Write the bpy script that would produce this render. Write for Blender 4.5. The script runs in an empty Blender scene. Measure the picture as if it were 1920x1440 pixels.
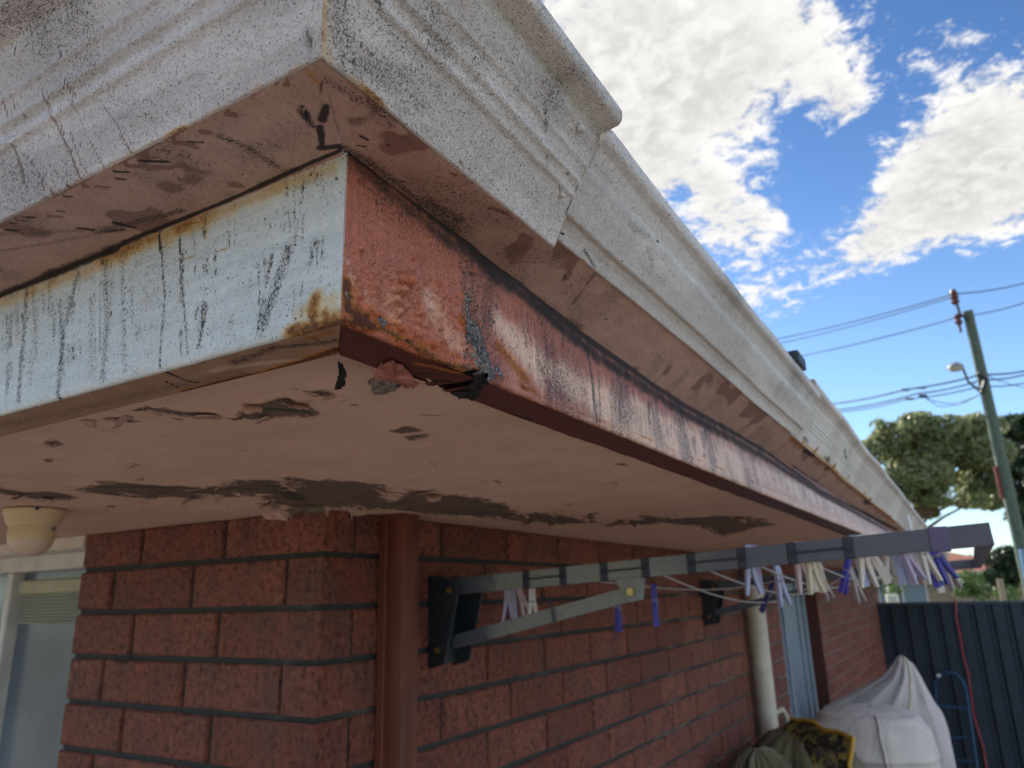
import bpy, math, random
import numpy as np
from mathutils import Vector, Matrix

# ------------------------------------------------------------------ camera, sky, sun, exposure
FPX, YAW, PITCH, ROLL = 1393.075, 0.531855, 0.278433, -0.0265036
CAM = np.array([0.92268, -0.93017, -0.0766])          # metres; origin = brick corner of the house, 2.05 m above ground
GROUND = -2.05
def _rot():
    f = np.array([-math.sin(YAW)*math.cos(PITCH), math.cos(YAW)*math.cos(PITCH), math.sin(PITCH)])
    r = np.array([math.cos(YAW), math.sin(YAW), 0.0]); u = np.cross(r, f)
    return np.array([r*math.cos(ROLL)+u*math.sin(ROLL), -r*math.sin(ROLL)+u*math.cos(ROLL), f])
MR = _rot()
sc = bpy.context.scene
col = sc.collection
cd = bpy.data.cameras.new('camera'); cam = bpy.data.objects.new('camera', cd); col.objects.link(cam)
sc.camera = cam
cam.matrix_world = Matrix(((MR[0][0], MR[1][0], -MR[2][0], CAM[0]), (MR[0][1], MR[1][1], -MR[2][1], CAM[1]),
                           (MR[0][2], MR[1][2], -MR[2][2], CAM[2]), (0, 0, 0, 1)))
cd.sensor_width = 36; cd.lens = FPX/1920*36; cd.clip_start = 0.02; cd.clip_end = 3000
cd.dof.use_dof = True; cd.dof.focus_distance = 0.47; cd.dof.aperture_fstop = 12.0
sc.cycles.use_adaptive_sampling = True; sc.cycles.adaptive_threshold = 0.02; sc.cycles.time_limit = 1000
sc.cycles.max_bounces = 6; sc.cycles.diffuse_bounces = 3; sc.cycles.glossy_bounces = 2; sc.cycles.transmission_bounces = 2; sc.cycles.sample_clamp_indirect = 6
sc.render.resolution_x = 1024; sc.render.resolution_y = 768
sc.view_settings.view_transform = 'Standard'; sc.view_settings.look = 'None'
sc.view_settings.gamma = 1.0; sc.view_settings.exposure = 1.15

SUN_EL, SUN_AZ = math.radians(31), math.atan2(-0.86, 0.52)      # azimuth measured from +Y towards +X
sdir = Vector((math.sin(SUN_AZ)*math.cos(SUN_EL), math.cos(SUN_AZ)*math.cos(SUN_EL), math.sin(SUN_EL)))
sl = bpy.data.lights.new('sun', 'SUN'); sl.energy = 4.0; sl.angle = math.radians(0.6); sl.color = (1, .93, .82)
so = bpy.data.objects.new('sun', sl); col.objects.link(so); so.rotation_euler = sdir.to_track_quat('Z', 'Y').to_euler()

def U(px, py, axis, val):
    """the point of the plane axis=val seen at photo position (px, py)"""
    d = np.array([(px-960)/FPX, (720-py)/FPX, 1.0]) @ MR
    return CAM + d*((val-CAM[axis])/d[axis])
def UD(px, py, depth):
    return CAM + (np.array([(px-960)/FPX, (720-py)/FPX, 1.0]) @ MR)*depth
def UP(px, py, p0, n):
    d = np.array([(px-960)/FPX, (720-py)/FPX, 1.0]) @ MR
    return CAM + d*(np.dot(np.array(p0)-CAM, n)/np.dot(d, n))
def DIR(px, py):
    d = np.array([(px-960)/FPX, (720-py)/FPX, 1.0]) @ MR
    return d/np.linalg.norm(d)

class NT:
    """small wrapper to write node trees"""
    def __init__(s, t): s.t = t; s.n = t.nodes; s.l = t.links
    def new(s, ty, **k):
        n = s.n.new(ty)
        for a, b in k.items(): setattr(n, a, b)
        return n
    def put(s, sock, v):
        if hasattr(v, 'node'): s.l.new(v, sock)
        elif v is not None:
            if hasattr(sock.default_value, '__len__') and not hasattr(v, '__len__'): v = [v]*len(sock.default_value)
            if hasattr(v, '__len__') and len(v) == 3 and len(sock.default_value) == 4: v = (*v, 1)
            sock.default_value = v
    def math(s, op, a, b=None, c=None, clamp=False):
        n = s.new('ShaderNodeMath', operation=op, use_clamp=clamp); s.put(n.inputs[0], a)
        if b is not None: s.put(n.inputs[1], b)
        if c is not None: s.put(n.inputs[2], c)
        return n.outputs[0]
    def vmath(s, op, a, b=None):
        n = s.new('ShaderNodeVectorMath', operation=op); s.put(n.inputs[0], a)
        if b is not None: s.put(n.inputs[1], b)
        return n
    def mix(s, f, a, b, mode='MIX'):
        n = s.new('ShaderNodeMix', data_type='RGBA', blend_type=mode); n.clamp_factor = True
        s.put(n.inputs[0], f); s.put(n.inputs[6], a); s.put(n.inputs[7], b); return n.outputs[2]
    def fmix(s, f, a, b):
        n = s.new('ShaderNodeMix', data_type='FLOAT'); s.put(n.inputs[0], f); s.put(n.inputs[2], a); s.put(n.inputs[3], b); return n.outputs[0]
    def ss(s, v, lo, hi, a=0., b=1.):
        n = s.new('ShaderNodeMapRange', interpolation_type='SMOOTHSTEP'); s.put(n.inputs[0], v)
        s.put(n.inputs[1], lo); s.put(n.inputs[2], hi); s.put(n.inputs[3], a); s.put(n.inputs[4], b); return n.outputs[0]
    def noise(s, vec, scale, detail=3, rough=.55, dist=0.):
        n = s.new('ShaderNodeTexNoise'); s.put(n.inputs['Vector'], vec); n.inputs['Scale'].default_value = scale
        n.inputs['Detail'].default_value = detail; n.inputs['Roughness'].default_value = rough; n.inputs['Distortion'].default_value = dist
        return n.outputs['Fac']
    def noisec(s, vec, scale, detail=2):
        n = s.new('ShaderNodeTexNoise'); s.put(n.inputs['Vector'], vec); n.inputs['Scale'].default_value = scale
        n.inputs['Detail'].default_value = detail; return n.outputs['Color']
    def voro(s, vec, scale, feature='F1', out='Distance', rnd=1.):
        n = s.new('ShaderNodeTexVoronoi', feature=feature); s.put(n.inputs['Vector'], vec); n.inputs['Scale'].default_value = scale
        n.inputs['Randomness'].default_value = rnd; return n.outputs[out]
    def attr(s, name, out='Fac'):
        n = s.new('ShaderNodeAttribute', attribute_name=name); return n.outputs[out]
    def obj(s, scale=None):
        n = s.new('ShaderNodeTexCoord').outputs['Object']
        if scale is None: return n
        return s.vmath('MULTIPLY', n, scale).outputs[0]

# ---- sky: Nishita air with two banks of altocumulus laid out by direction, plus unseen fill clouds
w = bpy.data.worlds.new('World'); sc.world = w; w.use_nodes = True
t = NT(w.node_tree); t.n.clear()
wo = t.new('ShaderNodeOutputWorld'); bg = t.new('ShaderNodeBackground')
sky = t.new('ShaderNodeTexSky', sky_type='NISHITA'); sky.sun_disc = False
sky.sun_elevation = SUN_EL; sky.sun_rotation = SUN_AZ; sky.air_density = 1.0; sky.dust_density = 0.35; sky.ozone_density = 2.2
vec = t.new('ShaderNodeTexCoord').outputs['Generated']
sep = t.new('ShaderNodeSeparateXYZ'); t.put(sep.inputs[0], vec)
zz = t.math('MAXIMUM', t.math('ADD', sep.outputs[2], 0.16), 0.02)
cmb = t.new('ShaderNodeCombineXYZ'); t.put(cmb.inputs[0], t.math('DIVIDE', sep.outputs[0], zz)); t.put(cmb.inputs[1], t.math('DIVIDE', sep.outputs[1], zz))
pl = cmb.outputs[0]
n1 = t.noise(pl, 6.5, 8, .62, .4); n2 = t.noise(pl, 24, 6, .62, .5); n3 = t.noise(pl, 1.7, 4, .5)
n4 = t.voro(t.vmath('ADD', pl, t.vmath('SCALE', t.noisec(pl, 9, 3)).outputs[0]).outputs[0], 30, 'SMOOTH_F1')
# cloud banks: (photo x, y, radius px, weight)
BANKS = [(1750, 400, 90, .38), (1650, 470, 60, .38), (1560, 545, 60, .36), (1480, 590, 42, .32), (1830, 40, 80, -.3), (1700, 150, 60, -.12), (1190, 120, 170, .25), (1450, 150, 90, .16), (1640, 420, 60, .25), (1560, 500, 70, .28), (1840, 400, 80, .3), (1900, 330, 90, .3), (1150, 60, 200, .55), (1330, 110, 190, .5), (1500, 60, 120, .22), (1590, 100, 75, .08), (1250, 290, 90, .30), (1160, 210, 90, .4), (1330, 345, 62, .5), (1440, 410, 35, .42),
         (1440, 500, 85, .45), (1360, 430, 45, .3), (1800, 310, 140, .5), (1880, 250, 120, .5), (1700, 390, 95, .42), (1830, 60, 50, .34), (1760, 80, 50, .3), (1590, 190, 40, .38),
         (1420, 560, 50, .42), (1640, 480, 70, .2), (1860, 780, 80, .28), (1900, 870, 60, .5),
         (1560, 300, 75, -.38), (1470, 215, 65, -.30), (1530, 160, 45, .22), (1585, 215, 30, .30), (1440, 300, 30, .25), (1600, 500, 60, .2), (1560, 390, 70, -.42), (1325, 285, 34, -.5), (1680, 190, 60, -.34), (1620, 20, 60, -.25), (1740, 10, 60, -.4), (1900, 15, 60, -.3),
         (1800, 560, 170, -.6), (1560, 640, 170, -.65), (1380, 300, 30, -.3), (1280, 370, 25, -.4), (1690, 700, 150, -.5)]
acc = None
nrm = t.vmath('NORMALIZE', vec).outputs[0]
for (x, y, r, wt) in BANKS:
    d = DIR(x, y); dd = t.vmath('DISTANCE', nrm, tuple(d)).outputs['Value']
    rad = r/FPX*np.linalg.norm([(x-960)/FPX, (720-y)/FPX, 1])**-1*1.25
    q = t.math('DIVIDE', dd, float(rad)); g = t.math('EXPONENT', t.math('MULTIPLY', t.math('MULTIPLY', q, q), -1.))
    g = t.math('MULTIPLY', g, wt); acc = g if acc is None else t.math('ADD', acc, g)
cl = t.math('ADD', t.math('MULTIPLY', n1, 1.10), t.math('MULTIPLY', n2, 1.75)); cl = t.math('SUBTRACT', cl, .66)
cl = t.math('ADD', cl, t.math('MULTIPLY', n3, .35)); cl = t.math('ADD', cl, t.math('MULTIPLY', n4, -.42)); cl = t.math('ADD', cl, acc)
glow = 1.0  # cloud banks added out of view, brightened to fill and warm the eave
for dv, rad, wt in (((0, 0, 1), .5, .30), ((.8, -.3, .5), .6, .42), ((.2, -.9, .45), .5, .30), ((.95, .25, .3), .35, .25)):
    d = np.array(dv)/np.linalg.norm(dv); dd = t.vmath('DISTANCE', nrm, tuple(d)).outputs['Value']
    glow = t.math('ADD', t.math('MULTIPLY', t.math('EXPONENT', t.math('MULTIPLY', t.math('MULTIPLY', t.math('DIVIDE', dd, rad), t.math('DIVIDE', dd, rad)), -1.)), .9), glow)
    q = t.math('DIVIDE', dd, rad); cl = t.math('ADD', cl, t.math('MULTIPLY', t.math('EXPONENT', t.math('MULTIPLY', t.math('MULTIPLY', q, q), -1.)), wt))
dens = t.ss(cl, .90, 1.46)
hor = t.ss(sep.outputs[2], 0.02, .16); dens = t.math('MULTIPLY', dens, hor)
shade = t.ss(t.math('ADD', t.math('MULTIPLY', n2, .6), t.math('MULTIPLY', n1, .4)), .34, .64, .74, 1.10)
core = t.ss(cl, 1.25, 1.9, 1.0, .86)
cc = t.vmath('SCALE', (.60, .588, .57)); t.put(cc.inputs['Scale'], t.math('MULTIPLY', t.math('MULTIPLY', t.math('MULTIPLY', shade, core), glow), 7.5))
skyc = t.mix(1.0, sky.outputs[0], t.mix(t.ss(sep.outputs[2], .12, .62), (.74, .86, .98, 1), (.40, .56, .74, 1)), 'MULTIPLY')
t.put(bg.inputs[0], t.mix(dens, skyc, cc.outputs[0])); bg.inputs[1].default_value = 0.10
t.l.new(bg.outputs[0], wo.inputs[0])

# ------------------------------------------------------------------ helpers
rng = np.random.default_rng(7); random.seed(7)
def _h(a):
    a = np.sin(a)*43758.5453; return a-np.floor(a)
def vnoise(P, s, seed=0.):
    P = np.asarray(P)*s+seed*17.31; i = np.floor(P); f = P-i; f = f*f*(3-2*f); r = 0
    for dx in (0, 1):
        for dy in (0, 1):
            for dz in (0, 1):
                h = _h((i[..., 0]+dx)*12.9898+(i[..., 1]+dy)*78.233+(i[..., 2]+dz)*37.719)
                r = r+h*(f[..., 0] if dx else 1-f[..., 0])*(f[..., 1] if dy else 1-f[..., 1])*(f[..., 2] if dz else 1-f[..., 2])
    return r
def fbm(P, s, o=3, seed=0.):
    r = 0; a = .5; tot = 0
    for k in range(o): r = r+a*vnoise(P, s*2**k, seed+k); tot += a; a *= .5
    return r/tot
def sstep(x, a, b):
    x = np.clip((x-a)/(b-a), 0, 1); return x*x*(3-2*x)
def segdist(P, A, B):
    A = np.asarray(A, float); B = np.asarray(B, float); d = B-A; t_ = np.clip(((P-A)@d)/max(d@d, 1e-12), 0, 1)
    return np.linalg.norm(P-A-t_[:, None]*d, axis=1), t_
def strokes(P, surf, lst):
    """soft painted strokes: each (photo points..., width px, strength) laid on the plane surf=(point, normal)"""
    P = P-((P-np.array(surf[0]))@surf[1])[:, None]*surf[1]; m = np.zeros(len(P)); wv_ = .42+.85*fbm(P, 38, 3, 41)+.55*fbm(P, 210, 2, 43); brk = .40+.72*sstep(fbm(P, 70, 2, 47), .36, .60)
    for s_ in lst:
        pts, wd, st = s_; q = [UP(x, y, *surf) for x, y in pts]
        if len(q) == 1: q = [q[0], q[0]+1e-6]
        r = max(wd/FPX*np.dot(q[0]-CAM, MR[2]), .0009)
        for a, b in zip(q[:-1], q[1:]):
            d, _ = segdist(P, a, b); d = d*wv_; m = np.maximum(m, st*np.exp(-(d/r)**2)*(brk if r < .0045 and st < 1.0 else 1.))
    return m
def polymask(P, surf, poly, ax):
    """signed distance (metres, + inside) to a photo-traced outline laid on a plane, in the two axes ax"""
    Q = np.array([UP(x, y, *surf) for x, y in poly])[:, ax]; X = P[:, ax]
    ins = np.zeros(len(X), bool); D = np.full(len(X), 9.)
    for a, b in zip(Q, np.roll(Q, -1, 0)):
        c = ((a[1] > X[:, 1]) != (b[1] > X[:, 1])) & (X[:, 0] < (b[0]-a[0])*(X[:, 1]-a[1])/(b[1]-a[1]+1e-12)+a[0])
        ins ^= c; d = b-a; t_ = np.clip(((X-a)@d)/max(d@d, 1e-12), 0, 1); D = np.minimum(D, np.linalg.norm(X-a-t_[:, None]*d, axis=1))
    return np.where(ins, D, -D)

def newobj(name, me, mat, parent=None):
    o = bpy.data.objects.new(name, me); col.objects.link(o)
    if mat is not None:
        for m_ in (mat if isinstance(mat, (list, tuple)) else [mat]): me.materials.append(m_)
    if parent is not None: o.parent = parent
    return o
def tag(o, label=None, cat=None, group=None, kind=None):
    if label: o['label'] = label
    if cat: o['category'] = cat
    if group: o['group'] = group
    if kind: o['kind'] = kind
    return o
def thing(name, label, cat, loc=(0, 0, 0), group=None):
    o = bpy.data.objects.new(name, None); col.objects.link(o); o.location = loc; o.empty_display_size = .1
    return tag(o, label, cat, group)
def mesh(name, V, F, smooth=False):
    me = bpy.data.meshes.new(name); me.from_pydata([tuple(map(float, v)) for v in V], [], [tuple(f) for f in F]); me.update()
    if smooth: me.shade_smooth()
    return me
def gridmesh(name, P, smooth=True, flip=False, attrs=None):
    """P: (n, m, 3) grid of points"""
    n, m = P.shape[:2]; me = bpy.data.meshes.new(name); idx = np.arange(n*m).reshape(n, m)
    q = np.stack([idx[:-1, :-1], idx[1:, :-1], idx[1:, 1:], idx[:-1, 1:]], -1).reshape(-1, 4)
    if flip: q = q[:, ::-1]
    me.vertices.add(n*m); me.vertices.foreach_set('co', P.reshape(-1).astype(np.float32))
    me.loops.add(q.size); me.loops.foreach_set('vertex_index', q.reshape(-1).astype(np.int32))
    me.polygons.add(len(q)); me.polygons.foreach_set('loop_start', np.arange(0, q.size, 4, dtype=np.int32))
    me.update(calc_edges=True)
    if smooth: me.shade_smooth()
    for k, v in (attrs or {}).items():
        a = me.attributes.new(k, 'FLOAT', 'POINT'); a.data.foreach_set('value', np.ascontiguousarray(v.reshape(-1), dtype=np.float32))
    return me
class MB:
    def __init__(s): s.V = []; s.F = []; s.A = []
    def add(s, V, F):
        n = len(s.V); s.V += [tuple(map(float, v)) for v in V]; s.F += [tuple(i+n for i in f) for f in F]; return s
    def box(s, lo, hi, c=0.0):
        """box with chamfered edges c"""
        lo = np.array(lo, float); hi = np.array(hi, float)
        if c <= 0:
            V = [(x, y, z) for x in (lo[0], hi[0]) for y in (lo[1], hi[1]) for z in (lo[2], hi[2])]
            return s.add(V, [(0, 1, 3, 2), (4, 6, 7, 5), (0, 4, 5, 1), (2, 3, 7, 6), (0, 2, 6, 4), (1, 5, 7, 3)])
        ce = (lo+hi)/2; h = (hi-lo)/2; V = []; key = {}
        for sx in (-1, 1):
            for sy in (-1, 1):
                for sz in (-1, 1):
                    for a in range(3):
                        o = h-c; o = o.copy(); o[a] = h[a]; key[(sx, sy, sz, a)] = len(V); V.append(ce+np.array([sx, sy, sz])*o)
        F = []
        for a in range(3):
            b, d = (a+1) % 3, (a+2) % 3
            for sa in (-1, 1):
                f = []
                for sb, sd in ((-1, -1), (1, -1), (1, 1), (-1, 1)):
                    k = [0]*3; k[a] = sa; k[b] = sb; k[d] = sd; f.append(key[(*k, a)])
                F.append(f if sa > 0 else f[::-1])
        for a in range(3):      # edges running along a
            b, d = (a+1) % 3, (a+2) % 3
            for sb in (-1, 1):
                for sd in (-1, 1):
                    def K(sa, w_):
                        k = [0]*3; k[a] = sa; k[b] = sb; k[d] = sd; return key[(*k, w_)]
                    f = [K(-1, b), K(1, b), K(1, d), K(-1, d)]
                    F.append(f if sb*sd > 0 else f[::-1])
        for sx in (-1, 1):
            for sy in (-1, 1):
                for sz in (-1, 1):
                    f = [key[(sx, sy, sz, a)] for a in range(3)]; F.append(f if sx*sy*sz > 0 else f[::-1])
        return s.add(V, F)
    def tube(s, pts, r, n=8, cap=True):
        pts = [Vector(p) for p in pts]; m = len(pts); rr = r if hasattr(r, '__len__') else [r]*m; V = []; up = None
        for i, p in enumerate(pts):
            d = (pts[min(i+1, m-1)]-pts[max(i-1, 0)]).normalized()
            if up is None: up = d.orthogonal().normalized()
            else: up = (up-d*up.dot(d)).normalized()
            b = d.cross(up)
            for k in range(n):
                a = 2*math.pi*k/n; V.append(p+(up*math.cos(a)+b*math.sin(a))*rr[i])
        F = [(i*n+k, i*n+(k+1) % n, (i+1)*n+(k+1) % n, (i+1)*n+k) for i in range(m-1) for k in range(n)]
        if cap: F += [tuple(range(n))[::-1], tuple((m-1)*n+k for k in range(n))]
        return s.add(V, F)
    def beam(s, a, b, wv, hv):
        """rectangular bar a-b with half-extent vectors wv, hv"""
        a, b, wv, hv = map(np.array, (a, b, wv, hv)); V = [p+sw*wv+sh*hv for p in (a, b) for sw, sh in ((-1, -1), (1, -1), (1, 1), (-1, 1))]
        return s.add(V, [(0, 1, 2, 3)[::-1], (4, 5, 6, 7), (0, 1, 5, 4), (1, 2, 6, 5), (2, 3, 7, 6), (3, 0, 4, 7)])
    def lathe(s, prof, c, n=32):
        V = [(c[0]+r*math.cos(2*math.pi*k/n), c[1]+r*math.sin(2*math.pi*k/n), c[2]+z) for r, z in prof for k in range(n)]
        return s.add(V, [(i*n+k, i*n+(k+1) % n, (i+1)*n+(k+1) % n, (i+1)*n+k) for i in range(len(prof)-1) for k in range(n)])
    def prism(s, poly, a, b):
        """poly: list of 3D points, extruded by vector b-a"""
        n = len(poly); d = np.array(b)-np.array(a); V = [np.array(p, float) for p in poly]+[np.array(p, float)+d for p in poly]
        return s.add(V, [tuple(range(n))[::-1], tuple(range(n, 2*n))]+[(i, (i+1) % n, n+(i+1) % n, n+i) for i in range(n)])
    def build(s, name, mat, parent=None, smooth=False, bevel=0, angle=35):
        me = mesh(name, s.V, s.F, smooth)
        import bmesh
        bm = bmesh.new(); bm.from_mesh(me); bmesh.ops.recalc_face_normals(bm, faces=bm.faces)
        if bevel: 
            es = [e for e in bm.edges if len(e.link_faces) == 2 and e.calc_face_angle(0) > .6]
            bmesh.ops.bevel(bm, geom=es, offset=bevel, segments=2, affect='EDGES', profile=.6)
        if smooth:
            for e in bm.edges:
                if len(e.link_faces) == 2 and e.calc_face_angle(0) > math.radians(angle): e.smooth = False
            for f in bm.faces: f.smooth = True
        bm.to_mesh(me); bm.free()
        return newobj(name, me, mat, parent)

# ------------------------------------------------------------------ materials
def mat0(name):
    m = bpy.data.materials.new(name); m.use_nodes = True; t = NT(m.node_tree); b = m.node_tree.nodes['Principled BSDF']; return m, t, b
def plain(name, c, rough=.6, metal=0., var=.12, vs=20., bump=0., bs=200., spec=.5, streak=None):
    m, t, b = mat0(name); o = t.obj(streak)
    k = t.noise(o, vs, 4); k2 = t.noise(o, vs*7, 3)
    v = t.math('ADD', t.ss(k, .3, .7, 1-var, 1+var*.6), t.math('MULTIPLY', t.math('SUBTRACT', k2, .5), var))
    cm = t.vmath('SCALE', tuple(c)); t.put(cm.inputs['Scale'], v); t.put(b.inputs['Base Color'], cm.outputs[0])
    b.inputs['Roughness'].default_value = rough; b.inputs['Metallic'].default_value = metal; b.inputs['Specular IOR Level'].default_value = spec
    if bump:
        bn = t.new('ShaderNodeBump'); bn.inputs['Strength'].default_value = 1.; bn.inputs['Distance'].default_value = bump
        t.put(bn.inputs['Height'], t.noise(t.obj(), bs, 4)); t.l.new(bn.outputs[0], b.inputs['Normal'])
    return m

def weathered(name, base, second, speck=(.025, .02, .02), brush=(1, 1, 1), rough=.5, bump=.0005, spk_scale=620., grain=1.0, specb=.0, gb=.5):
    """old oil paint: attributes chalk, mould, drip, rust, grime, flake give wear, plus shade and sheen painted in"""
    m, t, b = mat0(name); o = t.obj()
    warp = t.vmath('SCALE', t.vmath('SUBTRACT', t.noisec(o, 60, 3), (.5, .5, .5)).outputs[0]); warp.inputs['Scale'].default_value = .010
    ow = t.vmath('ADD', o, warp.outputs[0]).outputs[0]
    ob = t.vmath('MULTIPLY', ow, brush).outputs[0]
    nf = t.noise(o, 9, 4, .6); nm = t.noise(ow, 55, 5, .65); nh = t.noise(ow, 300, 5, .7); nb = t.noise(ob, 160, 4, .65)
    ck = t.math('ADD', t.attr('chalk_sheen'), t.math('ADD', t.math('MULTIPLY', t.math('SUBTRACT', nm, .5), 1.1), t.math('MULTIPLY', t.math('SUBTRACT', nb, .5), .9)))
    c = t.mix(t.ss(ck, .0, 1.25), base, second)
    v = t.math('ADD', t.math('MULTIPLY', t.math('SUBTRACT', nf, .5), .34*grain), t.math('MULTIPLY', t.math('SUBTRACT', nb, .5), gb*grain))
    v = t.math('ADD', v, t.math('MULTIPLY', t.math('SUBTRACT', nh, .5), .42*grain)); v = t.math('ADD', v, 1.0)
    cs = t.vmath('SCALE', c); t.put(cs.inputs['Scale'], v); c = cs.outputs[0]
    # soft dirt film, also carrying the shade painted under the gutter
    mould_shade = t.attr('mould_shade')
    c = t.mix(t.math('MULTIPLY', t.ss(t.math('ADD', mould_shade, t.math('SUBTRACT', nm, .5)), .2, 1.2), .26), c, (.15, .09, .065))
    dr = t.attr('drip'); dmask = t.ss(t.math('ADD', dr, t.math('MULTIPLY', t.math('SUBTRACT', nh, .5), .5)), .32, .6)
    c = t.mix(t.math('MULTIPLY', dmask, .74), c, (.155, .07, .055))
    ru = t.attr('rust'); rm = t.ss(t.math('ADD', ru, t.math('MULTIPLY', t.math('SUBTRACT', nm, .5), .9)), .30, .72)
    rl = t.math('ADD', ru, t.math('MULTIPLY', t.math('SUBTRACT', nm, .5), .7)); tint = t.ss(rl, .12, .55)
    tc = t.mix(1., c, (1.0, .68, .30), 'MULTIPLY'); c = t.mix(t.math('MULTIPLY', tint, .85), c, tc)
    rc = t.mix(t.ss(t.math('ADD', rl, t.math('SUBTRACT', nh, .5)), .55, 1.0), (.50, .20, .035), (.085, .025, .012))
    rm = t.ss(t.math('ADD', rl, t.math('MULTIPLY', t.math('SUBTRACT', nh, .5), .8)), .45, .80)
    c = t.mix(t.math('MULTIPLY', rm, .92), c, rc)
    fl = t.ss(t.math('ADD', t.attr('flake'), t.math('MULTIPLY', t.math('SUBTRACT', t.noise(ow, 120, 5, .7), .5), .8)), .42, .5)
    c = t.mix(fl, c, t.mix(t.ss(t.noise(ow, 420, 4), .4, .62), (.30, .29, .27), (.05, .045, .045)))
    # mould specks: elongated dots whose density follows the attribute
    sv = t.vmath('MULTIPLY', ow, (1.6, 1.6, 1.0)).outputs[0]
    s1 = t.noise(sv, spk_scale, 2, .6, .6); s2 = t.noise(sv, spk_scale*.36, 3, .6, .4)
    th = t.math('SUBTRACT', .725, t.math('MULTIPLY', mould_shade, .235)); th2 = t.math('SUBTRACT', .765, t.math('MULTIPLY', mould_shade, .20))
    sp = t.math('MAXIMUM', t.ss(t.math('SUBTRACT', s1, th), -.015, .03), t.ss(t.math('SUBTRACT', s2, th2), -.01, .02))
    c = t.mix(t.math('MULTIPLY', sp, .92), c, speck)
    g = t.attr('grime_shade'); gm = t.ss(t.math('ADD', g, t.math('MULTIPLY', t.math('SUBTRACT', nm, .5), .8)), .28, .85)
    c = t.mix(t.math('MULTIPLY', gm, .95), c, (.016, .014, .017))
    t.put(b.inputs['Base Color'], c)
    rr = t.math('ADD', rough, t.math('MULTIPLY', t.math('SUBTRACT', nh, .5), .25)); rr = t.math('ADD', rr, t.math('MULTIPLY', t.math('MAXIMUM', rm, gm), .4))
    t.put(b.inputs['Roughness'], rr); b.inputs['Specular IOR Level'].default_value = .45
    h = t.math('ADD', t.math('MULTIPLY', nb, 1.5), t.math('MULTIPLY', nh, .8)); h = t.math('ADD', h, t.math('MULTIPLY', nm, 2.2))
    h = t.math('ADD', h, t.math('MULTIPLY', rm, t.math('MULTIPLY', nh, 1.6))); h = t.math('SUBTRACT', h, t.math('MULTIPLY', sp, .35)); h = t.math('SUBTRACT', h, t.math('MULTIPLY', fl, 1.2))
    bn = t.new('ShaderNodeBump'); bn.inputs['Strength'].default_value = 1.; bn.inputs['Distance'].default_value = bump
    t.put(bn.inputs['Height'], h); t.l.new(bn.outputs[0], b.inputs['Normal'])
    return m

M = {}
M['gutter'] = weathered('aged_white_gutter_paint', (.59, .555, .515), (.72, .70, .67), brush=(.35, .35, .8), bump=.0009, gb=.22, spk_scale=860., speck=(.07, .055, .05))
M['gutter_front'] = weathered('aged_grey_white_gutter_paint', (.53, .505, .50), (.66, .64, .64), brush=(.35, .35, .8), bump=.0009, gb=.22, spk_scale=860., speck=(.07, .055, .05))
M['gutter_under'] = weathered('dirty_shaded_gutter_base', (.44, .285, .225), (.50, .345, .28), brush=(.2, .2, 1), rough=.55, bump=.0004)
M['fascia_red'] = weathered('faded_red_fascia_paint', (.44, .138, .078), (.84, .56, .41), brush=(1, .9, .12), rough=.36, bump=.0009)
M['fascia_white'] = weathered('chalky_white_fascia_paint', (.58, .63, .63), (.66, .62, .54), brush=(.12, .12, 1), rough=.55, bump=.0005)
M['lip_brown'] = weathered('stained_fascia_lip', (.36, .23, .15), (.58, .45, .34), brush=(.3, .3, 1), rough=.6, bump=.0008)
M['lip_red'] = weathered('maroon_fascia_lip', (.10, .032, .028), (.15, .065, .055), brush=(.3, .1, 1), rough=.5, bump=.0005)
M['steel'] = plain('galvanised_edge', (.35, .34, .32), .5, .3)

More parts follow.
